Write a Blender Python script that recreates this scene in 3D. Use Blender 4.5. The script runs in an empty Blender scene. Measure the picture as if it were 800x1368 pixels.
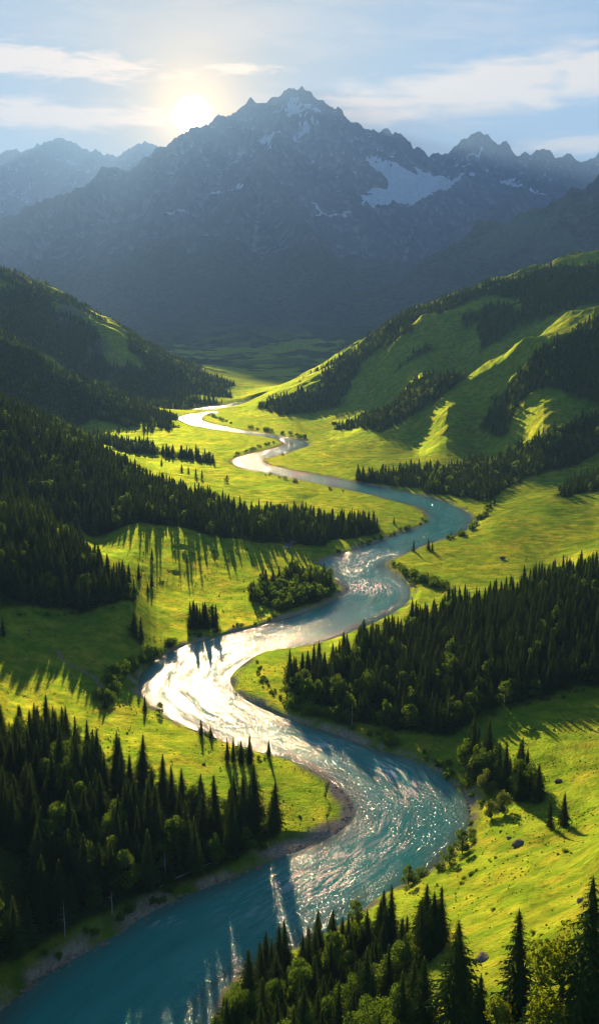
import bpy, bmesh, math, random
import numpy as np
from mathutils import Vector

R = math.radians
rng = np.random.default_rng(11)
random.seed(11)
sc = bpy.context.scene
COL = sc.collection

# ------------------------------------------------------------------ camera model
F = 1400.0                                  # focal length in pixels of an 800 x 1368 frame
HC = 220.0                                  # height of the camera over the river
TP = (684 - 440) / F
PITCH = math.atan(TP)
CP, SP = math.cos(PITCH), math.sin(PITCH)
SUN_AZ = R(-7.5)
SUN_EL = R(12.4)
DISC_AZ = math.atan((265 - 400) / F)

def ray(px, py):
    u = (px - 400) / F
    v = (684 - py) / F
    return u, CP + v * SP, -SP + v * CP

def at_z(px, py, z=0.0):
    u, dy, dz = ray(px, py)
    t = (z - HC) / dz
    return u * t, dy * t, z

def at_y(px, py, Y):
    u, dy, dz = ray(px, py)
    t = Y / dy
    return u * t, Y, HC + dz * t

def project(X, Y, Z):
    d = Y * CP - (Z - HC) * SP
    v = (Y * SP + (Z - HC) * CP) / d
    return 400 + F * X / d, 684 - F * v, d

# ------------------------------------------------------------------ noise
def _hash(ix, iy, seed):
    h = (ix.astype(np.int64) * 374761393 + iy.astype(np.int64) * 668265263 + seed * 2147483647) & 0xFFFFFFFF
    h = ((h ^ (h >> 13)) * 1274126177) & 0xFFFFFFFF
    return (h ^ (h >> 16)) & 0xFFFFFFFF

def pnoise(x, y, seed=0):
    ix, iy = np.floor(x), np.floor(y)
    fx, fy = x - ix, y - iy
    ux, uy = fx * fx * fx * (fx * (fx * 6 - 15) + 10), fy * fy * fy * (fy * (fy * 6 - 15) + 10)
    def g(dx, dy):
        a = _hash(ix + dx, iy + dy, seed) * (2 * math.pi / 4294967296.0)
        return np.cos(a) * (fx - dx) + np.sin(a) * (fy - dy)
    n0 = g(0, 0) * (1 - ux) + g(1, 0) * ux
    n1 = g(0, 1) * (1 - ux) + g(1, 1) * ux
    return (n0 * (1 - uy) + n1 * uy) * 1.5

def fbm(x, y, octs=4, seed=0, gain=0.5):
    s, a = 0, 1.0
    for o in range(octs):
        s = s + a * pnoise(x * 2 ** o + 17.3 * o, y * 2 ** o - 9.1 * o, seed + o)
        a *= gain
    return s

def ridged(x, y, octs=5, seed=0, gain=0.5):
    s, a, w = 0, 1.0, 1.0
    for o in range(octs):
        n = 1 - np.abs(pnoise(x * 2 ** o + 7.7 * o, y * 2 ** o + 3.1 * o, seed + o))
        n = n * n * w
        w = np.clip(n * 1.6, 0, 1)
        s = s + a * n
        a *= gain
    return s

def sstep(a, b, x):
    t = np.clip((x - a) / (b - a), 0, 1)
    return t * t * (3 - 2 * t)

# ------------------------------------------------------------------ river outline
LEFT = [(-250,1560),(-120,1450),(-40,1390),(0,1352),(25,1330),(50,1308),(80,1292),(120,1270),(160,1245),(200,1220),(235,1202),(262,1192),(300,1176),(350,1155),(400,1136),
 (430,1124),(450,1113),(468,1100),(476,1085),(470,1068),(452,1050),(430,1035),(400,1020),(364,1009),(338,1003),(312,995),(286,985),(260,975),(234,965),(218,954),(201,942),(190,930),
 (184,916),(188,900),(205,884),(227,871),(260,858),(292,850),(325,842),(357,833),(387,825),(400,820),(429,811),(449,800),(469,788),(462,782),(446,772),(439,762),(426,753),(432,748),
 (458,740),(484,730),(507,723),(530,714),(556,705),(571,697),(572,688),(562,678),(530,670),(504,663),(480,657),(453,652),(427,646),(395,640),(369,634),(349,631),(330,628),(312,621),(309,614),
 (330,607),(356,601),(377,596),(380,591),(369,586),(346,582),(323,579),(297,575),(271,571),(252,567),(237,559),(248,554),(270,551),(290,549)]
RIGHT = [(270,1560),(272,1450),(276,1400),(284,1350),(300,1315),(340,1290),(400,1262),(450,1238),(486,1213),(500,1201),(520,1190),(545,1178),(570,1165),(595,1145),(615,1122),(626,1100),(627,1080),
 (620,1065),(600,1045),(575,1026),(545,1012),(520,1006),(490,998),(460,985),(430,975),(400,966),(390,962),(370,955),(351,946),(330,937),(314,924),(306,908),(313,897),(325,887),(338,878),(357,869),
 (385,866),(430,858),(475,843),(520,822),(545,805),(548,792),(546,782),(540,775),(530,769),(514,759),(512,753),(519,748),(540,740),(569,727),(592,720),(614,715),(627,704),(632,694),(624,684),
 (608,676),(582,667),(562,662),(530,655),(497,649),(465,642),(432,636),(408,632),(382,627),(356,620),(349,614),(369,609),(395,601),(414,595),(408,589),(382,584),(356,580),(330,576),(307,571),(284,566),(270,562),
 (268,558),(276,554),(292,551)]
BANK_PTS = LEFT + RIGHT
def smooth_line(pts, closed=False):
    p = np.array([at_z(a, b, 0)[:2] for a, b in pts])
    # Chaikin corner cutting
    for _ in range(1):
        q = np.empty((2 * len(p) - 2, 2))
        q[0::2] = p[:-1] * .75 + p[1:] * .25
        q[1::2] = p[:-1] * .25 + p[1:] * .75
        p = np.vstack([p[:1], q, p[-1:]])
    return p
RIVER = np.vstack([smooth_line(LEFT), smooth_line(RIGHT)[::-1]])
POND = np.array([at_z(a, b, 0)[:2] for a, b in [(252,546),(275,543),(297,541),(318,538),(345,534),(348,536),(322,541),(298,545),(270,547)]])

def poly_sd(x, y, poly):
    """signed distance to a closed polygon, negative inside"""
    out = np.empty(x.shape)
    A, B = poly, np.roll(poly, -1, axis=0)
    xf, yf, of = x.ravel(), y.ravel(), out.ravel()
    D = np.full(xf.shape, 1e18)
    inside = np.zeros(xf.shape, bool)
    for (ax, ay), (bx, by) in zip(A, B):
        ex, ey = bx - ax, by - ay
        L = ex * ex + ey * ey + 1e-12
        t = np.clip(((xf - ax) * ex + (yf - ay) * ey) / L, 0, 1)
        dx, dy = xf - ax - t * ex, yf - ay - t * ey
        np.minimum(D, dx * dx + dy * dy, out=D)
        c = (ay > yf) != (by > yf)
        if c.any():
            xi = ax + (yf - ay) / ((by - ay) if by != ay else 1e-12) * ex
            inside ^= c & (xf < xi)
    D = np.sqrt(D)
    return np.where(inside, -D, D).reshape(x.shape)

def in_poly(px, py, poly):
    p = np.asarray(poly, float)
    px, py = np.asarray(px, float), np.asarray(py, float)
    res = np.zeros(px.shape, bool)
    k = (px > p[:, 0].min()) & (px < p[:, 0].max()) & (py > p[:, 1].min()) & (py < p[:, 1].max())
    xf, yf = px[k], py[k]
    ins = np.zeros(xf.shape, bool)
    for (ax, ay), (bx, by) in zip(p, np.roll(p, -1, axis=0)):
        if ay == by: continue
        ins ^= ((ay > yf) != (by > yf)) & (xf < ax + (yf - ay) / (by - ay) * (bx - ax))
    res[k] = ins
    return res

# ------------------------------------------------------------------ terrain control points
CZ = [  # px, py, height over the river
 (20,830,30),(100,812,24),(60,880,20),(20,920,18),(120,905,11),(150,850,18),(60,815,30),(168,813,25),(380,735,6),(260,772,9),(330,790,4),(200,800,9),(250,800,6),(230,785,9),
 (130,960,9),(250,1000,6),(330,1040,4.5),(400,1080,3),(80,960,14),(330,1090,5),
 (0,1010,26),(100,1050,18),(200,1080,12),(300,1112,6),(0,1100,24),(100,1150,14),(0,1200,18),(150,1190,6),(0,1280,8),(-150,1000,50),(-150,1200,40),(-400,1000,90),(-400,1300,60),
 (180,715,32),(180,735,26),(250,715,26),(250,735,20),(250,757,13),(330,712,18),(330,727,13),(330,745,9),(400,705,10),(430,718,5),(490,705,4),
 (200,620,5),(300,640,5),(400,660,4),(470,675,3),(150,592,6),(230,600,6),(300,600,3),(350,590,3),(520,690,3),(300,585,3),(200,580,5),
 (230,568,5),(170,570,6),(330,520,9),(400,512,12),(350,502,18),(320,532,6),(310,527,9),
 (330,551,4),(350,557,4),(420,556,5),(455,563,6),(400,570,4),(450,585,5),(500,600,6),(560,592,8),(640,602,9),(430,610,5),(520,620,5),(600,615,7),
 (600,634,5),(540,640,4),(480,645,4),(690,652,7),(680,640,8),
 (660,700,8),(640,760,6),(700,740,7),(750,722,9),(800,702,12),(600,745,5),(580,780,4),(660,780,8),(740,770,7),(560,765,3.5),
 (500,862,8),(440,885,5),(385,895,4),(360,900,3),(350,925,3),(500,940,6),(440,945,4),(600,930,10),(700,880,22),(640,960,8),(560,985,4),
 (700,960,12),(780,950,15),(800,1000,20),(700,1010,14),(650,1030,7),
 (760,1060,22),(700,1080,16),(660,1110,10),(780,1120,32),(720,1150,28),(640,1150,12),(600,1180,10),(560,1200,10),(700,1200,42),(650,1230,36),(780,1220,58),(600,1260,33),
 (560,1290,26),(700,1300,58),(620,1320,48),(540,1330,26),(500,1300,14),(500,1240,7),(690,1368,66),(400,1368,7),(335,1345,3),(450,1290,8),(420,1282,4),
 (900,1000,40),(1000,1150,80),(1000,900,40),(800,920,14)]
CY = [  # px, py, distance
 (0,690,860),(60,708,840),(120,748,805),(165,785,775),
 (0,548,1400),(60,575,1360),(130,620,1300),(200,652,1250),(260,668,1220),(330,688,1200),(430,700,1215),
 (0,455,2500),(50,480,2480),(110,515,2460),(170,545,2450),
 (0,372,3700),(50,395,3680),(100,425,3650),(150,448,3620),(200,475,3600),(260,505,3580),
 (370,525,2950),(420,507,2920),(450,493,2900),(500,462,2880),(540,436,2870),(560,423,2870),(600,407,2870),(650,392,2880),(700,376,2900),(750,359,2920),(800,343,2950),(1000,300,3000),
 (500,520,2650),(600,472,2640),(700,422,2680),
 (500,552,2250),(560,517,2180),(600,499,2150),(650,474,2140),(700,449,2140),(750,427,2150),(800,407,2170),(1000,370,2250),
 (600,562,1900),(700,540,1800),(800,500,1800),
 (800,563,1620),(720,592,1590),(650,623,1580),(1000,480,1650),(800,620,1490),(740,641,1450),
 (800,650,1330),(740,667,1260),(700,683,1210),(1000,590,1340),
 (800,770,770),(740,787,770),(680,803,760),(620,820,745),(560,842,730),(1000,740,780)]
CW = [  # px column, distance, height: hidden ground behind ridges and outside the frame
 (0,1000,50),(60,1020,32),(120,980,16),(-200,950,110),(-200,1400,210),(-200,1150,90),(0,1900,30),(0,2150,30),(100,2100,12),(100,2350,12),(-200,2800,400),(-200,2100,120),
 (0,3300,90),(100,3300,25),(200,3300,14),(0,5200,320),(200,5200,70),(-200,4200,700),(-200,5500,500),(120,2900,60),(0,3000,160),
 (720,1360,9),(800,1420,16),(800,900,24),(650,870,8),(560,820,4),(700,1720,30),(800,1730,75),(600,1750,12),(620,2400,60),(700,2420,130),(800,2450,200),(520,2450,25),
 (800,4200,380),(650,4300,200),(500,4200,80),(400,5200,28),(400,7000,140),(0,7000,350),(800,7000,520),(600,5500,180),(1000,5000,500),(-300,7000,500),(1100,7000,700),
 (600,150,72),(300,200,10),(900,250,88),(-100,250,14),(0,200,8),(400,120,30),(900,120,95),(-300,120,40),(300,60,30),(1000,60,90),(450,200,28),(560,215,48),(1100,400,110)]
pts = [at_z(px, py, z) for px, py, z in CZ] + [at_y(px, py, Y) for px, py, Y in CY]
pts += [((px - 400) / F * Y * CP, Y, z) for px, Y, z in CW]      # columns are near enough at these distances
pts += [at_z(px, py, 1.2) for px, py in BANK_PTS[::2]]
P = np.array(pts)
ca, cb, cq = P[:, 0] / P[:, 1], np.log(P[:, 1]), P[:, 2] / P[:, 1]
SA, SB, RC = 4.0, 1.0, 0.03
def kern(da, db):
    return np.sqrt((SA * da) ** 2 + (SB * db) ** 2 + RC * RC)
n = len(P)
M = np.zeros((n + 1, n + 1))
M[:n, :n] = kern(ca[:, None] - ca[None], cb[:, None] - cb[None]) - np.eye(n) * 0.008
M[:n, n] = M[n, :n] = 1
W = np.linalg.solve(M, np.append(cq, 0))

def rbf(a, b):
    out = np.full(a.shape, W[n])
    for i in range(n):
        out += W[i] * kern(a - ca[i], b - cb[i])
    return out

# ------------------------------------------------------------------ terrain grid (columns of constant bearing, rows of constant distance)
GA = np.concatenate([np.linspace(-2.4, -0.75, 14, endpoint=False), np.linspace(-0.75, -0.34, 40, endpoint=False), np.linspace(-0.34, 0.34, 600, endpoint=False), np.linspace(0.34, 0.75, 40, endpoint=False), np.linspace(0.75, 2.4, 15)])
GB = np.concatenate([np.linspace(math.log(50), math.log(220), 110, endpoint=False), np.linspace(math.log(220), math.log(7500), 880)])
A2, B2 = np.meshgrid(GA, GB)
YY = np.exp(B2)
XX = A2 * YY
# coarse solve, then bilinear upsampling keeps the script quick
cA = np.linspace(-0.75, 0.75, 230)
cB = np.linspace(GB[0], GB[-1], 330)
qa, qb = np.meshgrid(cA, cB)
qc = rbf(qa, qb)
def bil(grid, gx, gy, x, y):
    i = np.clip(np.searchsorted(gx, x) - 1, 0, len(gx) - 2)
    j = np.clip(np.searchsorted(gy, y) - 1, 0, len(gy) - 2)
    fx = np.clip((x - gx[i]) / (gx[i + 1] - gx[i]), 0, 1)
    fy = np.clip((y - gy[j]) / (gy[j + 1] - gy[j]), 0, 1)
    return (grid[j, i] * (1 - fx) + grid[j, i + 1] * fx) * (1 - fy) + (grid[j + 1, i] * (1 - fx) + grid[j + 1, i + 1] * fx) * fy
Zb = bil(qc, cA, cB, A2, B2) * YY

def river_sd(x, y):
    return np.minimum(poly_sd(x, y, RIVER), poly_sd(x, y, POND))
def river_sd_grid():
    """exact near the water, coarse away from it"""
    ia, ib = np.arange(0, len(GA), 6), np.arange(0, len(GB), 6)
    ia, ib = np.unique(np.r_[ia, len(GA) - 1]), np.unique(np.r_[ib, len(GB) - 1])
    c = river_sd(XX[np.ix_(ib, ia)], YY[np.ix_(ib, ia)])
    sd = bil(c, GA[ia], GB[ib], A2, B2)
    k = np.abs(sd) < np.maximum(25, YY * .06)
    sd[k] = river_sd(XX[k], YY[k])
    return sd
SD = river_sd_grid()
steep = np.clip(Zb / 60, 0, 1)
roll = fbm(XX / 70, YY / 70, 3, 3) * 1.7 + fbm(XX / 190, YY / 150, 2, 4) * 3.2 * sstep(12, 60, SD) + fbm(XX / 19, YY / 19, 3, 8) * .35
hilln = (ridged(XX / 330 + .3, YY / 330, 5, 21, .55) - 0.9) * 16 * sstep(20, 160, Zb) + fbm(XX / 110, YY / 110, 5, 31, .55) * 5 * sstep(15, 80, Zb) * sstep(900, 1500, YY)
tuft = fbm(XX / 8.5, YY / 8.5, 3, 12) * .42 * sstep(1500, 500, YY)
streak = fbm(XX / 130 + fbm(XX / 300, YY / 300, 2, 15), YY / 38, 3, 14) * 1.1 * sstep(450, 1100, YY) * sstep(4200, 3000, YY)
roll = roll + tuft + streak
Zb = Zb + roll * (0.55 + 0.9 * steep) * sstep(4, 30, SD) + hilln
PX0, PY0, _d = project(XX, YY, 0 * XX)
bm_ = (np.exp(-(((PX0 - 464) / 26) ** 2 + ((PY0 - 1075) / 42) ** 2)) + np.exp(-(((PX0 - 400) / 60) ** 2 + ((PY0 - 1134) / 14) ** 2)) + np.exp(-(((PX0 - 460) / 16) ** 2 + ((PY0 - 785) / 11) ** 2)))
bm_ = np.clip(bm_, 0, 1)
bw = np.maximum(7, YY * 0.012) * (1 + 1.6 * bm_)
bank = sstep(0, 1, SD / bw)
lip = (0.9 + .5 * fbm(XX / 12, YY / 12, 2, 77)) * (1 - .55 * bm_)
Zo = (lip * sstep(0, 1, SD / (bw * .35))) + (np.maximum(Zb, 1.3) - lip) * bank
Zi = -np.clip(-SD * 0.35, 0, 2.6)
flat_ = np.where((bm_ > .25) & (SD > 0), .15 + SD * .05 + np.maximum(SD - 11, 0) * .5, 1e9)
Zo = np.minimum(Zo, flat_)
Z = np.where(SD > 0, np.maximum(Zo, 0.02 + np.minimum(SD * .06, .5)), Zi)

def ground(x, y):
    x, y = np.asarray(x, float), np.asarray(y, float)
    return bil(Z, GA, GB, x / y, np.log(y))

PXg, PYg, _ = project(XX, YY, Z)

# ------------------------------------------------------------------ mesh helpers
def mesh_from(name, verts, faces_idx, nper, mats, mat_index=None, smooth=True, attrs=None):
    me = bpy.data.meshes.new(name)
    verts = np.asarray(verts, np.float32)
    fi = np.asarray(faces_idx, np.int32).ravel()
    nf = len(fi) // nper
    me.vertices.add(len(verts)); me.vertices.foreach_set('co', verts.ravel())
    me.loops.add(len(fi)); me.loops.foreach_set('vertex_index', fi)
    me.polygons.add(nf)
    me.polygons.foreach_set('loop_start', np.arange(nf, dtype=np.int32) * nper)
    try:
        me.polygons.foreach_set('loop_total', np.full(nf, nper, np.int32))
    except Exception:
        pass
    me.polygons.foreach_set('use_smooth', np.full(nf, bool(smooth)))
    for m in mats:
        me.materials.append(m)
    if mat_index is not None:
        me.polygons.foreach_set('material_index', np.asarray(mat_index, np.int32))
    for k, v in (attrs or {}).items():
        at = me.attributes.new(k, 'FLOAT', 'POINT')
        at.data.foreach_set('value', np.asarray(v, np.float32).ravel())
    me.update(calc_edges=True)
    return me

def grid_faces(r, c):
    i = np.arange(r - 1)[:, None] * c + np.arange(c - 1)[None]
    return np.stack([i, i + 1, i + c + 1, i + c], -1).reshape(-1, 4)

def link(name, me, parent=None, loc=None):
    o = bpy.data.objects.new(name, me)
    COL.objects.link(o)
    if parent is not None: o.parent = parent
    if loc is not None: o.location = loc
    return o

def tag(o, label, cat, group=None, kind=None):
    if label: o['label'] = label
    if cat: o['category'] = cat
    if group: o['group'] = group
    if kind: o['kind'] = kind
    return o

# ------------------------------------------------------------------ materials
class NT:
    def __init__(s, name):
        s.m = bpy.data.materials.new(name); s.m.use_nodes = True
        s.t = s.m.node_tree; s.t.nodes.clear()
        s.out = s.n('ShaderNodeOutputMaterial')
    def n(s, t, **kw):
        nd = s.t.nodes.new(t)
        for k, v in kw.items():
            if k in nd.inputs: nd.inputs[k].default_value = v
            else: setattr(nd, k, v)
        return nd
    def l(s, a, b): s.t.links.new(a, b)
    def noise(s, vec, scale, detail=3, rough=.5):
        nd = s.n('ShaderNodeTexNoise'); nd.inputs['Scale'].default_value = scale
        nd.inputs['Detail'].default_value = detail; nd.inputs['Roughness'].default_value = rough
        if vec is not None: s.l(vec, nd.inputs['Vector'])
        return nd.outputs['Fac']
    def ramp(s, fac, a, b, ca=(0, 0, 0, 1), cb=(1, 1, 1, 1)):
        nd = s.n('ShaderNodeValToRGB')
        e = nd.color_ramp.elements
        e[0].position, e[1].position = a, b
        e[0].color, e[1].color = ca, cb
        s.l(fac, nd.inputs['Fac'])
        return nd.outputs['Color']
    def mix(s, fac, a, b):
        nd = s.n('ShaderNodeMix', data_type='RGBA')
        for sock, v in ((nd.inputs['Factor'], fac), (nd.inputs[6], a), (nd.inputs[7], b)):
            if hasattr(v, 'is_linked') or hasattr(v, 'links'): s.l(v, sock)
            elif isinstance(v, (int, float)): sock.default_value = v
            else: sock.default_value = tuple(v) + ((1,) if len(v) == 3 else ())
        return nd.outputs[2]
    def math(s, op, a, b=None, c=None):
        nd = s.n('ShaderNodeMath', operation=op)
        for i, v in enumerate((a, b, c)):
            if v is None: continue
            if hasattr(v, 'links'): s.l(v, nd.inputs[i])
            else: nd.inputs[i].default_value = v
        return nd.outputs[0]
    def attr(s, name):
        return s.n('ShaderNodeAttribute', attribute_name=name).outputs['Fac']
    def pos(s):
        return s.n('ShaderNodeNewGeometry').outputs['Position']
    def bump(s, h, strength, dist, normal=None):
        nd = s.n('ShaderNodeBump'); nd.inputs['Strength'].default_value = strength; nd.inputs['Distance'].default_value = dist
        s.l(h, nd.inputs['Height'])
        if normal is not None: s.l(normal, nd.inputs['Normal'])
        return nd.outputs['Normal']

def foliage_mat(name, dark, light, tint_attr=None, trans=0.5, tcol=None):
    s = NT(name)
    if tint_attr: r = s.attr(tint_attr)
    else: r = s.n('ShaderNodeObjectInfo').outputs['Random']
    nz = s.noise(s.pos(), 0.9, 2)
    f = s.math('ADD', s.math('MULTIPLY', r, .65), s.math('MULTIPLY', nz, .45))
    col = s.mix(f, dark, light)
    d = s.n('ShaderNodeBsdfDiffuse'); s.l(col, d.inputs['Color'])
    tr = s.n('ShaderNodeBsdfTranslucent')
    tc = s.mix(.65, col, tcol or (light[0] * 3.0, light[1] * 2.9, light[2] * .9))
    s.l(tc, tr.inputs['Color'])
    mx = s.n('ShaderNodeMixShader'); mx.inputs[0].default_value = trans
    s.l(d.outputs[0], mx.inputs[1]); s.l(tr.outputs[0], mx.inputs[2])
    s.l(mx.outputs[0], s.out.inputs['Surface'])
    return s.m

SPR_D, SPR_L = (.018, .046, .020), (.078, .125, .030)
LEAF_D, LEAF_L = (.05, .105, .02), (.115, .19, .032)
m_spruce = foliage_mat('spruce_needles', SPR_D, SPR_L)
m_spruce_f = foliage_mat('spruce_needles_forest', SPR_D, SPR_L, 'tint')
m_leaf = foliage_mat('leaf_green', LEAF_D, LEAF_L, trans=.45)
m_leaf_f = foliage_mat('leaf_green_forest', LEAF_D, LEAF_L, 'tint', trans=.45)
m_tuss = foliage_mat('tussock_grass', (.06, .12, .015), (.13, .19, .022), 'tint', trans=.5)
m_leafpale = foliage_mat('leaf_pale', (.06, .105, .035), (.14, .19, .06), trans=.45)
m_leafgold = foliage_mat('leaf_golden', (.09, .13, .018), (.17, .22, .03), trans=.5)

def bark_mat():
    s = NT('bark')
    nz = s.noise(s.pos(), 3, 4)
    col = s.mix(nz, (.05, .035, .025), (.16, .12, .09))
    b = s.n('ShaderNodeBsdfDiffuse'); s.l(col, b.inputs['Color'])
    s.l(s.bump(nz, .6, .1), b.inputs['Normal'])
    s.l(b.outputs[0], s.out.inputs['Surface'])
    return s.m
m_bark = bark_mat()

def ground_mat():
    s = NT('meadow_ground')
    p = s.pos()
    big = s.noise(p, .012, 4, .6)
    mid = s.noise(p, .09, 4, .6)
    fine = s.noise(p, .9, 3, .6)
    grass = s.mix(s.ramp(big, .35, .65), (.07, .135, .022), (.135, .17, .026))
    grass = s.mix(s.math('MULTIPLY', s.ramp(s.noise(p, .035, 5, .65), .50, .68), .6), grass, (.16, .145, .04))
    grass = s.mix(s.math('MULTIPLY', s.ramp(mid, .42, .60), .8), grass, (.045, .105, .014))
    grass = s.mix(s.math('MULTIPLY', s.ramp(s.noise(p, .28, 5, .7), .52, .66), .6), grass, (.04, .075, .012))
    grass = s.mix(s.math('MULTIPLY', s.ramp(fine, .5, .75), .35), grass, (.045, .085, .012))
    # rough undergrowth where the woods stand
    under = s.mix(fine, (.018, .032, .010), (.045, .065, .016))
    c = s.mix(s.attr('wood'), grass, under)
    rock = s.mix(s.noise(p, .03, 5, .65), (.10, .095, .085), (.26, .245, .22))
    c = s.mix(s.attr('rock'), c, rock)
    peb = s.n('ShaderNodeTexVoronoi'); peb.inputs['Scale'].default_value = .9; s.l(p, peb.inputs['Vector'])
    grav = s.mix(peb.outputs['Color'], (.33, .265, .20), (.60, .50, .39))
    c = s.mix(s.attr('gravel'), c, grav)
    c = s.mix(s.attr('path'), c, (.30, .25, .16))
    d = s.n('ShaderNodeBsdfDiffuse'); d.inputs['Roughness'].default_value = .6
    s.l(c, d.inputs['Color'])
    nb = s.bump(s.noise(p, .28, 5, .7), .8, 2.2)
    nb = s.bump(fine, .9, .9, nb)
    nb = s.bump(s.noise(p, 4.0, 2, .6), .8, .35, nb)
    s.l(nb, d.inputs['Normal'])
    # grass blades throw low sunlight forwards: a broad forward lobe on the grass only
    g = s.n('ShaderNodeBsdfGlossy', distribution='GGX'); g.inputs['Roughness'].default_value = .62
    lc = s.n('ShaderNodeVectorMath', operation='MULTIPLY'); s.l(grass, lc.inputs[0]); lc.inputs[1].default_value = (4.6, 3.85, 1.6)
    s.l(lc.outputs[0], g.inputs['Color']); s.l(nb, g.inputs['Normal'])
    off = s.math('MAXIMUM', s.math('MAXIMUM', s.attr('wood'), s.attr('rock')), s.math('MAXIMUM', s.attr('gravel'), s.attr('path')))
    gm = s.n('ShaderNodeMixShader')
    s.l(s.math('MULTIPLY', s.math('MULTIPLY', s.math('SUBTRACT', 1.0, off), s.math('ADD', s.math('MULTIPLY', s.ramp(s.noise(p, .06, 6, .7), .3, .7, (1, 1, 1, 1), (0, 0, 0, 1)), .75), .45)), GRASS_LOBE), gm.inputs[0])
    s.l(d.outputs[0], gm.inputs[1]); s.l(g.outputs[0], gm.inputs[2])
    s.l(gm.outputs[0], s.out.inputs['Surface'])
    return s.m
GRASS_LOBE = .46

def water_mat():
    s = NT('river_water')
    p = s.pos()
    mp = s.n('ShaderNodeMapping'); s.l(p, mp.inputs['Vector'])
    fl = s.n('ShaderNodeCombineXYZ'); s.l(s.math('MULTIPLY', s.attr('fu'), .022), fl.inputs[0]); s.l(s.math('MULTIPLY', s.attr('fv'), .16), fl.inputs[1])
    fl2 = s.n('ShaderNodeCombineXYZ'); s.l(s.math('MULTIPLY', s.attr('fu'), .09), fl2.inputs[0]); s.l(s.math('MULTIPLY', s.attr('fv'), .5), fl2.inputs[1])
    big = s.noise(fl.outputs[0], .6, 4, .6)
    depth = s.attr('depth')
    c = s.mix(s.ramp(depth, 0., .55), (.09, .13, .10), (.018, .23, .20))
    c = s.mix(s.math('MULTIPLY', s.ramp(big, .4, .62), .6), c, (.028, .28, .24))
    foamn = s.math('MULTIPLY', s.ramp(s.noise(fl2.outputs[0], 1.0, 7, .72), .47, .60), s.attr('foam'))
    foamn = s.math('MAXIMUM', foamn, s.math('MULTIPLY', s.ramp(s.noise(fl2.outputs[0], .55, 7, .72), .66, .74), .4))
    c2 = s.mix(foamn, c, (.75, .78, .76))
    b = s.n('ShaderNodeBsdfPrincipled')
    b.inputs['IOR'].default_value = 1.33; b.inputs['Specular IOR Level'].default_value = .105
    s.l(c2, b.inputs['Base Color'])
    s.l(s.math('ADD', s.math('MULTIPLY', foamn, .5), .06), b.inputs['Roughness'])
    gust = s.ramp(s.noise(fl.outputs[0], 1.0, 6, .66), .42, .66)
    w1 = s.noise(p, .8, 3, .6)
    w2 = s.noise(p, 1.7, 2, .6)
    w3 = s.noise(p, .11, 2, .5)
    nb = s.bump(w3, .4, 1.2)
    def vb(h, dist, prev, lo, hi_):
        nd = s.n('ShaderNodeBump'); nd.inputs['Distance'].default_value = dist
        s.l(s.math('ADD', s.math('MULTIPLY', gust, hi_ - lo), lo), nd.inputs['Strength'])
        s.l(h, nd.inputs['Height']); s.l(prev, nd.inputs['Normal']); return nd.outputs['Normal']
    nb = vb(w1, .8, nb, .25, 1.0)
    nb = vb(w2, .34, nb, .3, 1.0)
    s.l(nb, b.inputs['Normal'])
    s.l(b.outputs[0], s.out.inputs['Surface'])
    return s.m

def mountain_mat():
    s = NT('mountain_rock')
    p = s.pos()
    n1 = s.noise(p, .0011, 6, .65)
    n2 = s.noise(p, .006, 6, .7)
    mp = s.n('ShaderNodeMapping'); mp.inputs['Scale'].default_value = (.0015, .0015, .012); s.l(p, mp.inputs['Vector'])
    strata = s.noise(mp.outputs[0], 1.0, 5, .7)
    rock = s.mix(s.ramp(n1, .35, .65), (.06, .052, .048), (.17, .145, .125))
    rock = s.mix(s.math('MULTIPLY', s.ramp(n2, .4, .65), .35), rock, (.05, .046, .046))
    gl = s.math('ADD', s.attr('gully'), s.math('MULTIPLY', s.math('SUBTRACT', n2, .5), .8))
    rock = s.mix(s.ramp(gl, .05, .6), rock, (.33, .305, .28))
    rock = s.mix(s.math('MULTIPLY', s.ramp(strata, .45, .62), .55), rock, (.11, .095, .088))
    veg = s.mix(s.ramp(s.noise(p, .016, 6, .7), .38, .62), (.016, .032, .014), (.10, .12, .04))
    veg = s.mix(s.math('MULTIPLY', s.ramp(n1, .4, .6), .6), veg, (.03, .05, .02))
    vf = s.math('ADD', s.attr('veg'), s.math('MULTIPLY', s.math('SUBTRACT', n1, .5), 1.6))
    vf = s.math('ADD', vf, s.math('MULTIPLY', s.math('SUBTRACT', n2, .5), .9))
    veg = s.mix(s.attr('mead'), veg, (.13, .17, .05))
    c = s.mix(s.ramp(vf, .42, .58), rock, veg)
    sf = s.math('ADD', s.attr('snow'), s.math('MULTIPLY', s.math('SUBTRACT', n2, .5), 1.1))
    c = s.mix(s.ramp(sf, .5, .56), c, s.mix(s.ramp(s.noise(p, .012, 5, .7), .35, .65), (.70, .73, .78), (.95, .95, .95)))
    d = s.n('ShaderNodeBsdfDiffuse'); s.l(c, d.inputs['Color']); d.inputs['Roughness'].default_value = .5
    nb = s.bump(n2, .6, 45)
    nb = s.bump(s.noise(p, .03, 5, .7), .5, 12, nb)
    s.l(nb, d.inputs['Normal'])
    s.l(d.outputs[0], s.out.inputs['Surface'])
    return s.m

def plain_mat(name, a, b, scale, bump=.3, dist=.1):
    s = NT(name)
    nz = s.noise(s.pos(), scale, 5, .65)
    d = s.n('ShaderNodeBsdfDiffuse'); s.l(s.mix(nz, a, b), d.inputs['Color'])
    s.l(s.bump(nz, bump, dist), d.inputs['Normal'])
    s.l(d.outputs[0], s.out.inputs['Surface'])
    return s.m

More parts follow.
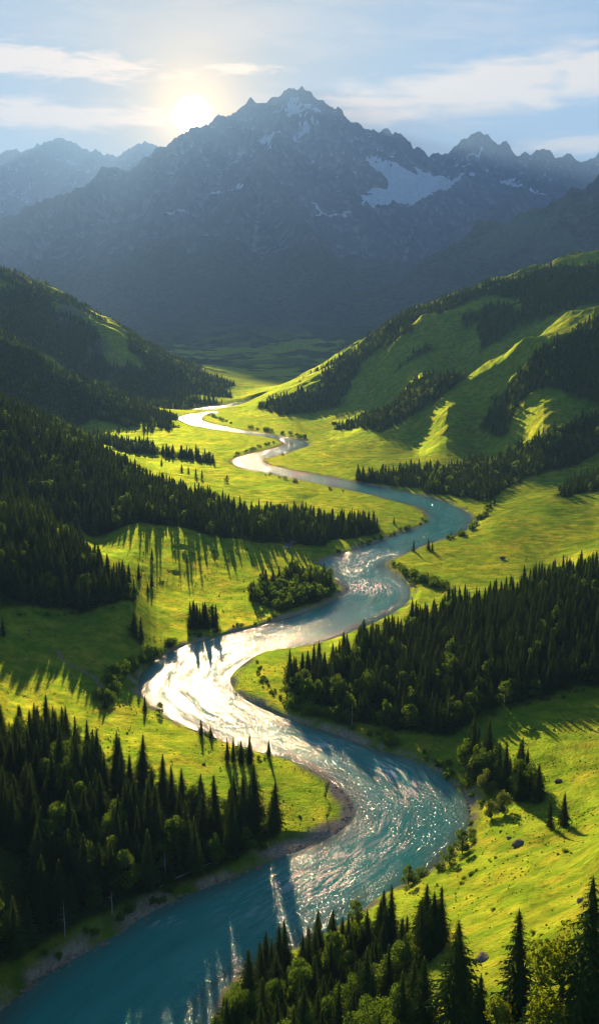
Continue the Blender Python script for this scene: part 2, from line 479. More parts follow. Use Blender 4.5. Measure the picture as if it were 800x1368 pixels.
# ------------------------------------------------------------------ woods: regions of standing trees, given where they stand on the ground
# name, polygon (of tree feet), nearest / farthest distance, spacing, share of broadleaf, height range, patchiness
WOODS = [
 ('shore', [(-260,960),(0,982),(60,985),(130,1018),(200,1050),(260,1076),(330,1092),(372,1112),(345,1138),(300,1158),(240,1182),(190,1198),(100,1238),(50,1268),(0,1292),(-260,1380)], 300, 620, 7.2, .15, (17,26), 0),
 ('slope', [(378,905),(420,890),(500,860),(600,812),(700,785),(800,762),(960,740),(960,890),(800,913),(720,930),(650,952),(600,980),(560,980),(500,970),(460,962),(440,948),(400,928)], 520, 900, 6.9, .09, (15,21), 0),
 ('spur', [(-220,600),(0,680),(60,700),(120,742),(172,783),(178,800),(120,812),(0,816),(-220,830)], 600, 1010, 7.4, .06, (16,22), 0),
 ('hill', [(-220,460),(0,525),(60,556),(130,604),(200,642),(260,664),(330,684),(430,692),(500,700),(503,714),(440,724),(330,729),(250,737),(180,732),(165,728),(120,715),(60,690),(0,672),(-220,650)], 1020, 1550, 9.0, .10, (15,22), 0),
 ('strip', [(95,578),(160,590),(220,601),(288,612),(286,618),(220,610),(160,600),(95,590)], 1650, 2300, 9, .15, (14,20), 0),
 ('knoll', [(-220,380),(0,432),(50,460),(110,498),(170,532),(238,558),(228,573),(150,577),(0,580),(-220,560)], 1950, 2700, 12, .12, (13,19), -.1),
 ('farhill', [(-200,310),(0,345),(50,370),(100,402),(200,455),(310,512),(300,540),(240,552),(100,530),(-200,500)], 2900, 4150, 17, .12, (14,20), .22),
 ('ridge', [(452,576),(500,542),(560,504),(610,484),(650,466),(620,505),(580,535),(545,562),(510,574)], 1850, 2400, 12.5, .08, (13,18), .05),
 ('flank', [(640,575),(660,530),(720,470),(800,420),(960,380),(960,560),(800,572),(700,600)], 1650, 2400, 13, .1, (13,18), .02),
 ('crest', [(335,548),(450,478),(560,404),(680,362),(705,395),(620,440),(560,475),(500,510),(450,545),(380,556)], 2500, 3200, 15, .12, (13,19), .22),
 ('brow', [(640,400),(700,366),(800,322),(960,280),(960,400),(800,400),(700,440),(640,470)], 2450, 3200, 16, .12, (13,18), .25),
 ('bend', [(468,648),(472,636),(540,628),(600,628),(650,616),(720,585),(800,556),(960,500),(960,590),(800,606),(740,627),(690,646),(650,668),(630,670),(600,663),(560,655),(500,648)], 1330, 1750, 10, .16, (13,19), 0),
 ('knot', [(734,664),(760,650),(800,634),(930,590),(930,620),(800,650),(760,662)], 1180, 1480, 8, .05, (14,18), 0),
 ('grove', [(338,803),(345,778),(380,764),(440,772),(452,795),(424,806),(370,818)], 780, 1000, 7.5, .55, (11,17), 0),
 ('copse', [(136,872),(148,852),(186,846),(192,868),(166,880)], 690, 830, 5.5, .08, (15,21), 0),
 ('stand', [(250,840),(256,828),(292,826),(297,836),(280,842)], 740, 850, 5.5, .1, (14,18), 0),
 ('strand', [(610,1005),(640,1012),(690,1035),(734,1062),(722,1076),(690,1072),(655,1052),(622,1032)], 430, 600, 6.2, .25, (16,24), 0),
 ('promontory', [(282,1400),(296,1350),(335,1312),(400,1285),(460,1258),(505,1248),(590,1262),(575,1282),(540,1300),(530,1340),(560,1400),(520,1460),(300,1460)], 230, 430, 5.6, .30, (12,23), 0),
]
WOB = 9.0
def region_points(poly, y0, y1, sp, patch, seed):
    r = np.random.default_rng(seed)
    amin = (min(p[0] for p in poly) - 430) / F
    amax = (max(p[0] for p in poly) - 370) / F
    xs = np.arange(amin * y1 if amin < 0 else amin * y0, amax * y1 if amax > 0 else amax * y0, sp)
    ys = np.arange(y0, y1, sp * .92)
    gx, gy = np.meshgrid(xs, ys)
    gx = gx + (np.arange(len(ys)) % 2)[:, None] * sp * .5
    gx = (gx + r.uniform(-.42, .42, gx.shape) * sp).ravel()
    gy = (gy + r.uniform(-.42, .42, gy.shape) * sp).ravel()
    k = np.abs(gx / gy) < .72
    gx, gy = gx[k], gy[k]
    z = ground(gx, gy)
    px, py, d = project(gx, gy, z)
    k = in_poly(px + WOB * fbm(gx / (gy * .06), np.log(gy) * 14, 3, 71), py + .6 * WOB * fbm(gx / (gy * .06) + 9, np.log(gy) * 14, 3, 73), poly)
    if patch != 0:
        nz = fbm(gx / 260, gy / 260, 4, 91)
        k &= nz > (patch - .5) * .9
    k &= (px > -110) & (px < 910)
    gx, gy, z, px, py = gx[k], gy[k], z[k], px[k], py[k]
    k = river_sd(gx, gy) > 3.0
    return gx[k], gy[k], z[k], px[k], py[k]

TREES = []      # dicts: kind, x, y, z, h, wood, px, py, hp (pixel height)
def add_tree(kind, x, y, z, h, wood, **kw):
    px, py, d = project(x, y, z)
    d0 = dict(kind=kind, x=float(x), y=float(y), z=float(z), h=float(h), wood=wood, px=float(px), py=float(py), hp=float(F * h / d * .93), **kw)
    TREES.append(d0)
    return d0
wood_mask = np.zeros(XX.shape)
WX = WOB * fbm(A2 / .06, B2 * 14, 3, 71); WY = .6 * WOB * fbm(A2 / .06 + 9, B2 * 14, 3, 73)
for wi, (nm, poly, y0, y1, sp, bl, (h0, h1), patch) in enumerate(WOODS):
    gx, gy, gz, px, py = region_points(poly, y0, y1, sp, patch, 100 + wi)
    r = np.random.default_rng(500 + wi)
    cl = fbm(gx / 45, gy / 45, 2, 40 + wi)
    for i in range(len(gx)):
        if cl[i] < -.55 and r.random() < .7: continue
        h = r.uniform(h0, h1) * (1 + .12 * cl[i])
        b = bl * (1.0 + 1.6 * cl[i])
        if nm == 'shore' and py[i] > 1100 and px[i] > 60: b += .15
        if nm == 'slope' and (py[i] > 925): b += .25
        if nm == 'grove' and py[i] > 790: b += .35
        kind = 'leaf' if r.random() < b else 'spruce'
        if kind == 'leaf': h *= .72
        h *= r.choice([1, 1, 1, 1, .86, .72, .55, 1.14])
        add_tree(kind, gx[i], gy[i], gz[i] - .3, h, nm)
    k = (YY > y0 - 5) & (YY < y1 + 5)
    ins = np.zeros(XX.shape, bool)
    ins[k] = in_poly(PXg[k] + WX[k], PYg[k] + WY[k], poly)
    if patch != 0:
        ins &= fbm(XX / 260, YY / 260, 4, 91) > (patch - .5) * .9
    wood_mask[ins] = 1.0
def blur(a, it=1):
    for _ in range(it):
        a = (a + np.roll(a, 1, 0) + np.roll(a, -1, 0) + np.roll(a, 1, 1) + np.roll(a, -1, 1)) / 5
    return a
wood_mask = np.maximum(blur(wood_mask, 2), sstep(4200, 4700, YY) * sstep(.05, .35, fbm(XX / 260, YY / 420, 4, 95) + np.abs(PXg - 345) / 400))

def place(kind, px, py, h, z=None, **kw):
    """a tree that stands by itself: found by marching the sight line down to the ground"""
    u, dy, dz = ray(px, py)
    t = np.geomspace(120, 6000, 6000)
    g = ground(u * t, dy * t)
    hit = np.argmax(HC + dz * t < g)
    x, y = u * t[hit], dy * t[hit]
    return add_tree(kind, x, y, ground(x, y) - .2, h, 'lone', **kw)

# ------------------------------------------------------------------ lone and notable trees  (kind, px, py of the foot, height, label, group)
LONE = [
 ('spruce',612,1372,28,'tall dark spruce with ragged drooping boughs below the grey boulder on the meadow',None),
 ('spruce',690,1385,31,'tallest spruce of all, with broad layered boughs, against the bright slope',None),
 ('spruce',786,1392,33,'tall spruce with bare trunk showing between sparse boughs beside the golden birch',None),
 ('spruce',566,1385,22,'narrow olive spruce just beside the tall ragged dark one near the bottom edge',None),
 ('spruce',536,1400,22,'brownish young spruce at the bottom edge between pale broadleaf crowns',None),
 ('spruce',640,1392,17,'short spruce half hidden between the two biggest spruces below the bright slope',None),
 ('spruce',722,1398,18,'small dark spruce tucked against the biggest spruce below the bright slope',None),
 ('gold',745,1400,26,'golden green birch glowing in backlight between two tall spruces below the bright slope',None),
 ('gold',662,1410,14,'low golden leafed tree at the foot of the biggest spruce below the bright slope',None),
 ('spruce',752,1103,15,'taller spruce of the isolated pair on the open sunlit meadow',None),
 ('spruce',734,1106,13,'shorter spruce of the isolated pair on the open sunlit meadow',None),
 ('spruce',194,951,10,'small lone spruce on the meadow beside the glaring river bend',None),
 ('spruce',141,946,9,'small spruce on the meadow where the pale footpath ends',None),
 ('spruce',269,983,10,'pointed young spruce on the bank against the brightest river glare',None),
 ('spruce',282,986,7,'little spruce on the bank, close beside the pointed young one',None),
 ('spruce',304,1017,13,'spruce in the small meadow row above the wood, beside the shrub',None),
 ('spruce',312,1019,14,'second spruce of the small meadow row that casts long shadows',None),
 ('spruce',322,1019,12,'third spruce of the small meadow row that casts long shadows',None),
 ('spruce',333,1019,15,'tallest spruce at the far end of the small meadow row',None),
 ('spruce',359,1012,10,'thin lone spruce at the waterside beyond the small meadow row',None),
 ('spruce',5,850,15,'solitary spruce on the shaded meadow under the wooded spur',None),
 ('spruce',203,784,13,'solitary spruce where the shaded meadow meets the bright one',None),
 ('spruce',186,774,15,'solitary spruce beside the tip of the wooded spur',None),
 ('spruce',198,792,9,'little spruce at the sunlit corner of the middle meadow',None),
 ('spruce',336,801,15,'dark spruce standing apart at the meadow end of the riverside grove',None),
 ('spruce',203,748,12,'lone spruce on the shaded strip below the long wooded hill',None),
 ('spruce',250,752,9,'small lone spruce on the shaded strip below the long wooded hill',None),
 ('leaf',303,645,11,'rounded dark tree alone on the bright pasture above the wooded hill',None),
 ('spruce',270,640,15,'tall spruce at the pasture edge of the long wooded hill',None),
 ('spruce',262,637,14,'spruce just uphill of the tall pasture edge spruce',None),
 ('spruce',252,633,13,'slim spruce in the row along the bright pasture edge',None),
 ('spruce',243,630,13,'spruce near the upper end of the pasture edge row',None),
 ('spruce',216,622,13,'spruce at the very top of the pasture edge row',None),
 ('spruce',526,700,9,'small lone spruce on the bright grass inside the river loop',None),
 ('spruce',615,715,9,'small spruce on the water edge of the outer river bend',None),
 ('spruce',602,718,7,'tiny spruce on the water edge beside the one on the outer bend',None),
 ('spruce',552,737,13,'dark spruce of the bank trio above the hedge of bushes',None),
 ('spruce',572,735,13,'second dark spruce of the bank trio above the hedge of bushes',None),
 ('spruce',577,736,11,'shortest dark spruce of the bank trio above the hedge of bushes',None),
 ('spruce',660,675,15,'dark spruce on the outer river bend below the shaded meadow',None),
 ('spruce',655,680,13,'lower dark spruce on the outer river bend below the shaded meadow',None),
 ('spruce',722,935,10,'dark little tree alone in the shaded meadow below the big slope wood',None),
 ('leaf',617,1140,11,'round broadleaf tree on the bank above the deep teal pool',None),
 ('leaf',600,1155,9,'smaller round broadleaf tree on the bank above the deep teal pool',None),
 ('leaf',545,1182,9,'bushy broadleaf tree where the bright slope meets the water',None),
 ('leaf',476,1232,9,'broadleaf tree on the water edge behind the promontory spruces',None),
 ('leaf',168,905,12,'large round broadleaf tree on the bank beside the glaring bend',None),
 ('leaf',178,898,10,'broadleaf tree leaning over the glaring bend behind the large round one',None),
 ('leaf',152,918,8,'pale bushy tree beside the footpath near the glaring bend',None),
 ('leaf',214,953,7,'thin airy broadleaf tree on the bank beside the small lone spruce',None),
 ('pale',632,1042,12,'pale willow at the head of the riverside strand of spruces',None),
 ('pale',650,1062,13,'pale silvery willow among the riverside strand of spruces',None),
 ('pale',672,1086,11,'silvery willow at the foot of the riverside strand of spruces',None),
 ('pale',655,1092,9,'low silvery willow over the water beside the deep pool',None),
 ('pale',452,962,10,'golden lit willow on the bank below the big slope wood',None),
 ('pale',465,966,9,'second willow on the bank below the big slope wood',None),
 ('leaf',405,1395,15,'pale crowned broadleaf tree at the bottom edge of the promontory',None),
 ('leaf',438,1390,14,'broad rounded leafy tree at the bottom edge beside the pale crowned one',None),
 ('pale',498,1335,12,'grey green rounded willow in the hollow of the promontory wood',None),
 ('leaf',318,1362,13,'leafy tree on the waterside tip of the promontory',None),
 ('leaf',340,1372,12,'leafy tree just inland of the promontory tip',None),
]
for kd, px, py, h, lb, gp in LONE:
    place(kd, px, py, h, label=lb, group=gp)

# ------------------------------------------------------------------ bushes along the banks: strips (px,py)->(px,py), count, height, label
SHRUBS = [
 ([(600,1190),(660,1150),(720,1125),(790,1150)],16,(.8,1.8),'small round shrub dotted on the open bright slope','shrubs on the bright slope'),
 ([(650,1215),(720,1250),(790,1225)],9,(.7,1.5),'low shrub high on the bright slope above the tallest spruces','shrubs high on the bright slope'),
 ([(10,978),(70,982),(140,1014),(210,1042),(280,1068),(350,1085)],26,(1.2,3.2),'low bush at the sunlit upper edge of the shore wood','bushes at the upper edge of the shore wood'),
 ([(640,960),(700,940),(760,925),(800,918)],16,(1.2,3),'low bush at the shaded foot of the slope wood beside the meadow','bushes between slope wood and meadow'),
 ([(20,822),(80,822),(140,818),(180,806)],12,(1.2,3),'low bush at the shaded foot of the wooded spur','bushes at the foot of the wooded spur'),
 ([(190,738),(260,740),(340,732),(430,720)],20,(1.2,3.2),'low bush along the lower edge of the long hill wood','bushes below the long hill wood'),
 ([(140,935),(150,910),(168,890),(186,905)],18,(4,8),'rounded green bush on the bank beside the pale footpath','bushes by the footpath'),
 ([(180,890),(205,876),(232,862)],16,(4,8),'rounded bush on the shaded bank under the spruce copse','bushes below the spruce copse'),
 ([(240,850),(300,842),(370,826)],14,(2,4),'low dark bush on the shaded bank between the stand of spruces and the grove','bushes on the shaded bank'),
 ([(340,882),(352,905),(362,925),(380,940)],18,(1.2,2.6),'small bush on the bright grassy point inside the river bend','bushes on the grassy point'),
 ([(380,930),(410,950),(440,958),(470,966)],18,(4,7),'pale rounded bush between the slope wood and the water','bushes under the slope wood'),
 ([(470,975),(510,985),(545,1000)],8,(3,5),'dark bush at the shaded waterline of the big slope wood','bushes on the shaded waterline'),
 ([(560,1005),(600,1030),(625,1055),(640,1078)],13,(2,4),'sunlit low bush on the bank facing the gravel beach','bushes facing the gravel beach'),
 ([(630,1095),(640,1110),(625,1125)],6,(2,4),'yellow green bush on the corner of the deep pool','bushes by the deep pool'),
 ([(530,1190),(560,1172),(590,1158)],9,(3,6),'bush along the foot of the bright slope at the water','bushes at the foot of the bright slope'),
 ([(540,765),(556,772),(572,780),(590,784)],18,(5,9),'rounded bush in the hedge running down the bright meadow','bushes of the meadow hedge'),
 ([(528,752),(540,762),(556,780)],10,(3,6),'bush on the water edge where the meadow hedge ends','bushes where the hedge ends'),
 ([(590,722),(625,712),(645,690),(655,670),(636,660)],30,(4,8),'pale bush on the outer bank of the upper river bend','bushes on the outer bank'),
 ([(432,744),(470,733),(520,716),(560,700),(574,690)],24,(3,5),'bush in the thicket along the inner bank of the river loop','bushes on the inner bank'),
 ([(380,1100),(345,1130),(300,1152)],9,(2,4),'low bush between the shore wood and the gravel beach','bushes between wood and gravel'),
 ([(215,950),(235,968),(260,980),(350,1012),(385,1022)],9,(1.5,3),'low bush on the meadow edge over the glaring water','bushes over the glaring water'),
 ([(60,1290),(100,1262),(160,1228),(230,1192)],12,(2,4.5),'dark bush at the shaded foot of the shore wood','bushes at the foot of the shore wood'),
 ([(310,612),(345,598),(370,590)],14,(4,7),'bush on the inner bank of the farthest river loop','bushes of the farthest loop'),
 ([(395,633),(360,622),(356,612),(385,606)],10,(3,6),'bush on the pasture tongue beside the upper river','bushes of the pasture tongue'),
 ([(330,572),(370,578),(410,586)],16,(6,11),'dark bushy tree in the hedge on the far bank','trees of the far hedge'),
 ([(340,632),(380,640),(430,652),(470,660)],12,(3,6),'dark bush on the near bank of the upper river','bushes on the upper near bank'),
 ([(180,570),(215,566),(245,572)],8,(5,9),'small tree at the tip of the far wooded knoll','trees at the tip of the knoll'),
 ([(250,562),(280,555),(310,566)],10,(6,10),'bushy tree beside the brightest far river bend','trees beside the far bend'),
]
r = np.random.default_rng(77)
for line, cnt, (h0, h1), lb, gp in SHRUBS:
    L = np.array(line, float)
    seg = np.hypot(*np.diff(L, axis=0).T); cum = np.concatenate([[0], np.cumsum(seg)])
    for i in range(cnt):
        s_ = r.uniform(0, cum[-1])
        k = min(np.searchsorted(cum, s_, 'right') - 1, len(seg) - 1)
        q = L[k] + (L[k + 1] - L[k]) * ((s_ - cum[k]) / seg[k])
        q = q + r.normal(0, 1, 2) * np.array([3.5, 1.8]) * (q[1] - 440) / 450
        d = place('bush', q[0], q[1], r.uniform(h0, h1), label=lb, group=gp)
        if river_sd(np.array([d['x']]), np.array([d['y']]))[0] < .8: TREES.pop()

print('trees', len(TREES), {w[0]: sum(t['wood'] == w[0] for t in TREES) for w in WOODS})

# ------------------------------------------------------------------ the ground sheet
gravel = sstep(0, 1, 1.15 - np.abs(SD - 1.8) / ((3.2 + YY * .003) * (1 + .8 * fbm(XX / 45, YY / 45, 3, 6)))) * np.clip(.75 + fbm(XX / 18, YY / 18, 3, 5) * 1.3, 0, 1) * .9
def blob(px, py, rx, ry):
    return np.clip(1.5 - np.hypot((PXg - px) / rx, (PYg - py) / ry), 0, 1)
near = SD < 14
beach = sstep(0, 1, 1.7 - SD / 8) * sstep(-3, 0, SD) * np.clip(np.maximum.reduce([blob(462,1050,22,22), blob(474,1085,18,34), blob(450,1112,40,16), blob(400,1135,50,14)]) * 1.6, 0, 1)
bar = sstep(0, 1, 1.3 - SD / 9) * sstep(-3, 0, SD) * np.clip(blob(458,786,16,10) * 1.8, 0, 1)
gravel = np.clip(np.maximum.reduce([gravel, beach, bar]), 0, 1)
rock = np.zeros(XX.shape)
kf = (YY > 3000) & (PXg < 240)
rock[kf] = sstep(.12, .4, fbm(XX[kf] / 160, YY[kf] / 300, 5, 61)) * sstep(200, 90, PXg[kf]) * .8
def path_mask(line, w):
    p = np.array([at_z(a, b, z)[:2] for a, b, z in line])
    m = np.zeros(XX.shape)
    k = (YY > p[:, 1].min() - 60) & (YY < p[:, 1].max() + 60)
    x, y = XX[k], YY[k]
    D = np.full(x.shape, 1e9)
    for (ax, ay), (bx, by) in zip(p[:-1], p[1:]):
        ex, ey = bx - ax, by - ay
        t = np.clip(((x - ax) * ex + (y - ay) * ey) / (ex * ex + ey * ey), 0, 1)
        D = np.minimum(D, np.hypot(x - ax - t * ex, y - ay - t * ey))
    m[k] = sstep(w * 1.5, w * .6, D)
    return m
PATH = [(80,890,8.5),(83,898,8.2),(95,903,7.6),(110,907,7),(125,912,6.5),(132,918,6.4),(140,924,6.5)]
TRACK = [(36,843,12),(60,841,11),(90,838,9),(125,836,7)]
path = np.maximum(path_mask(PATH, 1.3), path_mask(TRACK, 1.0) * .5)
m_ground = ground_mat()
me = mesh_from('ground', np.stack([XX, YY, Z], -1).reshape(-1, 3), grid_faces(*XX.shape), 4, [m_ground],
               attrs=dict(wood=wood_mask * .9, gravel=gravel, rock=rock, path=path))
tag(link('ground', me), None, None, kind='structure')

# ------------------------------------------------------------------ the river
m_water = water_mat()
rr, cc = XX.shape
pad = np.maximum(6, YY * .01)
vin = SD < pad
ff = grid_faces(rr, cc)
keep = vin.ravel()[ff].any(1)
ff = ff[keep]
used, inv = np.unique(ff, return_inverse=True)
def resample(p, n_):
    c = np.concatenate([[0], np.cumsum(np.hypot(*np.diff(p, axis=0).T))]); u = np.linspace(0, c[-1], n_)
    return np.stack([np.interp(u, c, p[:, 0]), np.interp(u, c, p[:, 1])], -1)
mid_ = (resample(smooth_line(LEFT), 90) + resample(smooth_line(RIGHT), 90)) / 2
for _ in range(3): mid_[1:-1] = (mid_[:-2] + 2 * mid_[1:-1] + mid_[2:]) / 4
def along(x, y):
    best_ = np.full(x.shape, 1e18); u = np.zeros(x.shape); v = np.zeros(x.shape); c = 0.0
    for p, q in zip(mid_[:-1], mid_[1:]):
        e = q - p; L = math.hypot(*e)
        t = np.clip(((x - p[0]) * e[0] + (y - p[1]) * e[1]) / (L * L), 0, 1)
        dx_, dy_ = x - p[0] - t * e[0], y - p[1] - t * e[1]
        d = dx_ * dx_ + dy_ * dy_; k = d < best_
        best_[k] = d[k]; u[k] = c + t[k] * L; v[k] = ((e[0] * dy_ - e[1] * dx_) / L)[k]; c += L
    return u, v
foam = np.zeros(XX.shape)
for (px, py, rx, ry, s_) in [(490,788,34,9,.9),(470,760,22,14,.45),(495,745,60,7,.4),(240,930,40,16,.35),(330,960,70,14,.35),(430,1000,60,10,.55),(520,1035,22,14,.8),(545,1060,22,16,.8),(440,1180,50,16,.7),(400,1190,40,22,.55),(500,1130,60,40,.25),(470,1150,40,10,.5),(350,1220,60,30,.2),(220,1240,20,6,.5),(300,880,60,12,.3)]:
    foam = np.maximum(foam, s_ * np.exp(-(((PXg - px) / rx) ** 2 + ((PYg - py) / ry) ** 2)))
wv = np.stack([XX.ravel()[used], YY.ravel()[used], np.zeros(len(used))], -1)
fu_, fv_ = along(wv[:, 0], wv[:, 1])
me = mesh_from('river', wv, inv.reshape(-1, 4), 4, [m_water],
               attrs=dict(fu=fu_, fv=fv_, foam=foam.ravel()[used], depth=np.clip(-SD.ravel()[used] / 22, 0, 1)))
tag(link('river', me), None, None, kind='structure')

# ------------------------------------------------------------------ mountains
K = 1000.0
MAIN = [(-260,345,11),(-80,315,12),(0,298,13),(40,276,13.8),(100,256,14.5),(130,247,15),(175,241,15.6),(200,216,16.2),(225,199,16.8),(245,179,17.3),(265,170,17.5),(285,158,17.8),(300,152,18),(320,148,18),
 (335,134,18),(345,140,18),(370,130,18),(385,120,18),(400,118,18),(415,125,18),(428,137,18),(440,145,18),(455,147,17.8),(465,160,17.6),(478,185,17.2),(500,222,16.8),(522,250,16.2),(530,272,15.6)]
EAST = [(455,190,19.5),(475,180,19.8),(490,186,20),(505,178,20.2),(515,173,20.2),(530,178,20.2),(545,190,20),(560,200,20),(572,204,20),(585,198,20),(592,205,20),(620,187,19.6),(640,176,19.4),(655,183,19.4),(662,190,19.4),(675,190,19.4),
 (690,205,19.4),(710,206,19.4),(722,198,19.4),(740,207,19.6),(760,206,19.8),(775,211,20),(800,205,20),(860,190,20),(960,215,20),(1150,180,20)]
WEST = [(-300,190,27),(-150,220,27),(-60,200,27),(0,206,27),(30,203,27),(60,190,27),(85,183,27),(110,197,27),(135,207,27),(150,205,27),(165,210,27),(180,193,27),(195,190,27),(210,197,27),(222,195,27),(260,215,27),(330,240,27)]
SP1 = [(385,122,18),(372,170,16.5),(358,205,15),(345,228,13.8),(322,262,12.8),(300,285,12),(270,303,11.6),(240,320,11.2),(190,345,10.6),(130,366,10),(60,383,9.6),(-60,400,9.2),(-200,410,9)]
SP2 = [(345,228,13.8),(372,258,12.9),(395,290,11.8),(425,325,10.8),(450,365,9.8),(480,405,8.9),(505,440,8.2),(520,470,7.5)]
SP3 = [(322,262,12.8),(300,330,10.8),(280,380,9.6),(255,430,8.4),(235,470,7.6)]
SP4 = [(1000,160,9.5),(880,205,9.3),(800,236,9.2),(770,248,9.2),(735,268,9.2),(700,288,9.2),(640,302,9.3),(600,325,9.1),(560,350,8.9),(535,390,8.4),(520,430,7.9),(505,470,7.3)]
SP5 = [(640,178,19.4),(622,212,18),(600,238,16.8),(575,275,15),(555,310,13.4),(545,345,12)]
SP6 = [(470,160,17.6),(462,215,16),(470,260,14.6),(500,300,13),(525,330,12)]
SP7 = [(265,172,17.5),(255,215,16),(235,255,14.6),(200,290,13.2),(150,320,12.2)]
SP8 = [(430,140,18),(425,200,16.6),(415,245,15.2),(425,290,13.6)]
SP9 = [(722,200,19.4),(715,235,17),(690,262,14.5),(650,285,12.5)]
SP10 = [(110,366,10),(150,400,9.2),(190,430,8.4),(220,455,7.8)]
def G(y): return np.where(np.asarray(y) > 5.3, 5.3 + (np.asarray(y) - 5.3) * 1.45, y)
RIDGES = [(MAIN,.62),(EAST,.62),(WEST,.55),(SP1,.6),(SP2,.55),(SP3,.5),(SP4,.5),(SP5,.6),(SP6,.6),(SP7,.6),(SP8,.7),(SP9,.55),(SP10,.45)]
mA = np.concatenate([np.linspace(-.75, -.31, 70, endpoint=False), np.linspace(-.31, .31, 620, endpoint=False), np.linspace(.31, .75, 71)])
mB = np.concatenate([np.linspace(math.log(5300), math.log(28500), 620, endpoint=False), np.linspace(math.log(28500), math.log(42000), 80)])
a2, b2 = np.meshgrid(mA, mB)
my = np.exp(b2); mx = a2 * my
wx = mx + 560 * fbm(mx / 3400, my / 3400, 3, 201) * 1.0
wy = my + 560 * fbm(mx / 3400, my / 3400, 3, 205) * 1.0
best = np.full(mx.shape, -1e9); dmin = np.full(mx.shape, 1e9)
for pl, sl in RIDGES:
    p3 = np.array([at_y(a, b, float(G(y)) * K) for a, b, y in pl])
    crest = pl in (MAIN, EAST, WEST, SP4)
    fx, fy = (mx, my) if False else (wx, wy)
    for p, q in zip(p3[:-1], p3[1:]):
        ex, ey = q[0] - p[0], q[1] - p[1]
        L = ex * ex + ey * ey + 1e-9
        # the warp fades out near the crest line itself so that its silhouette stays put
        t0 = np.clip(((mx - p[0]) * ex + (my - p[1]) * ey) / L, 0, 1)
        d0 = np.hypot(mx - p[0] - t0 * ex, my - p[1] - t0 * ey)
        w = sstep(0, 900, d0)
        xx = mx + (fx - mx) * w; yy = my + (fy - my) * w
        t = np.clip(((xx - p[0]) * ex + (yy - p[1]) * ey) / L, 0, 1)
        d = np.hypot(xx - p[0] - t * ex, yy - p[1] - t * ey)
        zz = p[2] + (q[2] - p[2]) * t - sl * d - 160 * (1 - np.exp(-d / 260))
        np.maximum(best, zz, out=best)
        np.minimum(dmin, d0, out=dmin)
base = np.interp(my, [5300, 6200, 9000, 15000, 21000, 42000], [-2, 60, 180, 520, 1100, 1100]) + 60 * fbm(mx / 1500, my / 1500, 4, 300) * sstep(5600, 8000, my)
kx = 180.0
mz = np.maximum(best, base) + kx * np.log1p(np.exp(-np.abs(best - base) / kx)) * .8 * sstep(5600, 8000, my)
amp = sstep(0, 1300, dmin) * .92 + .08
hi = sstep(100, 1500, mz)
rn = ridged(mx / 2600 + 3.1, my / 2600, 6, 400, .55) - 1.0
mz = mz + (rn * 380 * amp * (.25 + .75 * hi)) + (ridged(mx / 560, my / 560, 5, 420, .6) - 1.0) * 110 * (.12 + .88 * amp) * (.2 + .8 * hi)
def erode(zg, dx, iters, kf, m=.45):
    import heapq
    ny, nx = zg.shape
    z = zg.ravel().copy()
    nb = [(-1, 0), (1, 0), (0, -1), (0, 1), (-1, -1), (-1, 1), (1, -1), (1, 1)]
    offs = [dy * nx + dx_ for dy, dx_ in nb]
    dist = [math.hypot(*q) * dx for q in nb]
    border = np.zeros((ny, nx), bool); border[0] = border[-1] = True; border[:, 0] = border[:, -1] = True
    border = border.ravel()
    A = None
    for it in range(iters):
        # flood the pits so that all water finds its way out
        zl = z.tolist(); done = border.tolist(); n_ = len(zl)
        heap = [(zl[i], i) for i in np.nonzero(border)[0].tolist()]
        heapq.heapify(heap)
        push, pop = heapq.heappush, heapq.heappop
        while heap:
            h, i = pop(heap)
            for o in offs:
                j = i + o
                if 0 <= j < n_ and not done[j]:
                    done[j] = True
                    if zl[j] <= h: zl[j] = h + .01
                    push(heap, (zl[j], j))
        zf = np.array(zl)
        bs_, rec = np.zeros(len(z)), np.arange(len(z))
        inner = np.nonzero(~border)[0]
        for o, d in zip(offs, dist):
            sl_ = (zf[inner] - zf[inner + o]) / d
            b = sl_ > bs_[inner]
            ii = inner[b]; bs_[ii] = sl_[b]; rec[ii] = ii + o
        order = np.argsort(zf, kind='stable')
        recl = rec.tolist(); A = [dx * dx] * len(z)
        for i in order[::-1].tolist():
            r_ = recl[i]
            if r_ != i: A[r_] += A[i]
        Fv = (kf * np.array(A) ** m / dx).tolist()
        zz = z.tolist()
        for i in order.tolist():
            r_ = recl[i]
            if r_ != i and zz[r_] < zz[i]:
                zz[i] = (zz[i] + Fv[i] * zz[r_]) / (1 + Fv[i])
        z = np.array(zz)
        # loose rock slides off faces that are too steep
        g_ = z.reshape(ny, nx)
        for _ in range(3):
            for ax in (0, 1):
                d_ = np.diff(g_, axis=ax)
                ex_ = np.sign(d_) * np.maximum(np.abs(d_) - 1.15 * dx, 0) * .22
                if ax == 0: g_[:-1] += ex_; g_[1:] -= ex_
                else: g_[:, :-1] += ex_; g_[:, 1:] -= ex_
        z = g_.ravel()
    return z.reshape(ny, nx), np.array(A).reshape(ny, nx)
EDX = 62.0
ex_a = np.arange(-13000, 13001, EDX); ey_a = np.arange(5400, 30000, EDX)
egx, egy = np.meshgrid(ex_a, ey_a)
ez0 = bil(mz, mA, mB, np.clip(egx / egy, -.74, .74), np.log(egy))
ez1, eA = erode(ez0, EDX, 9, 1.6e-3)
inside_e = (np.abs(mx) < 12900) & (my > 5450) & (my < 29800)
dz_ = np.where(inside_e, bil(ez1 - ez0, ex_a, ey_a, mx, my), 0)
flow = np.where(inside_e, bil(np.log10(eA), ex_a, ey_a, mx, my), 3.8)
fade_e = sstep(12900, 11500, np.abs(mx)) * sstep(29800, 28000, my)
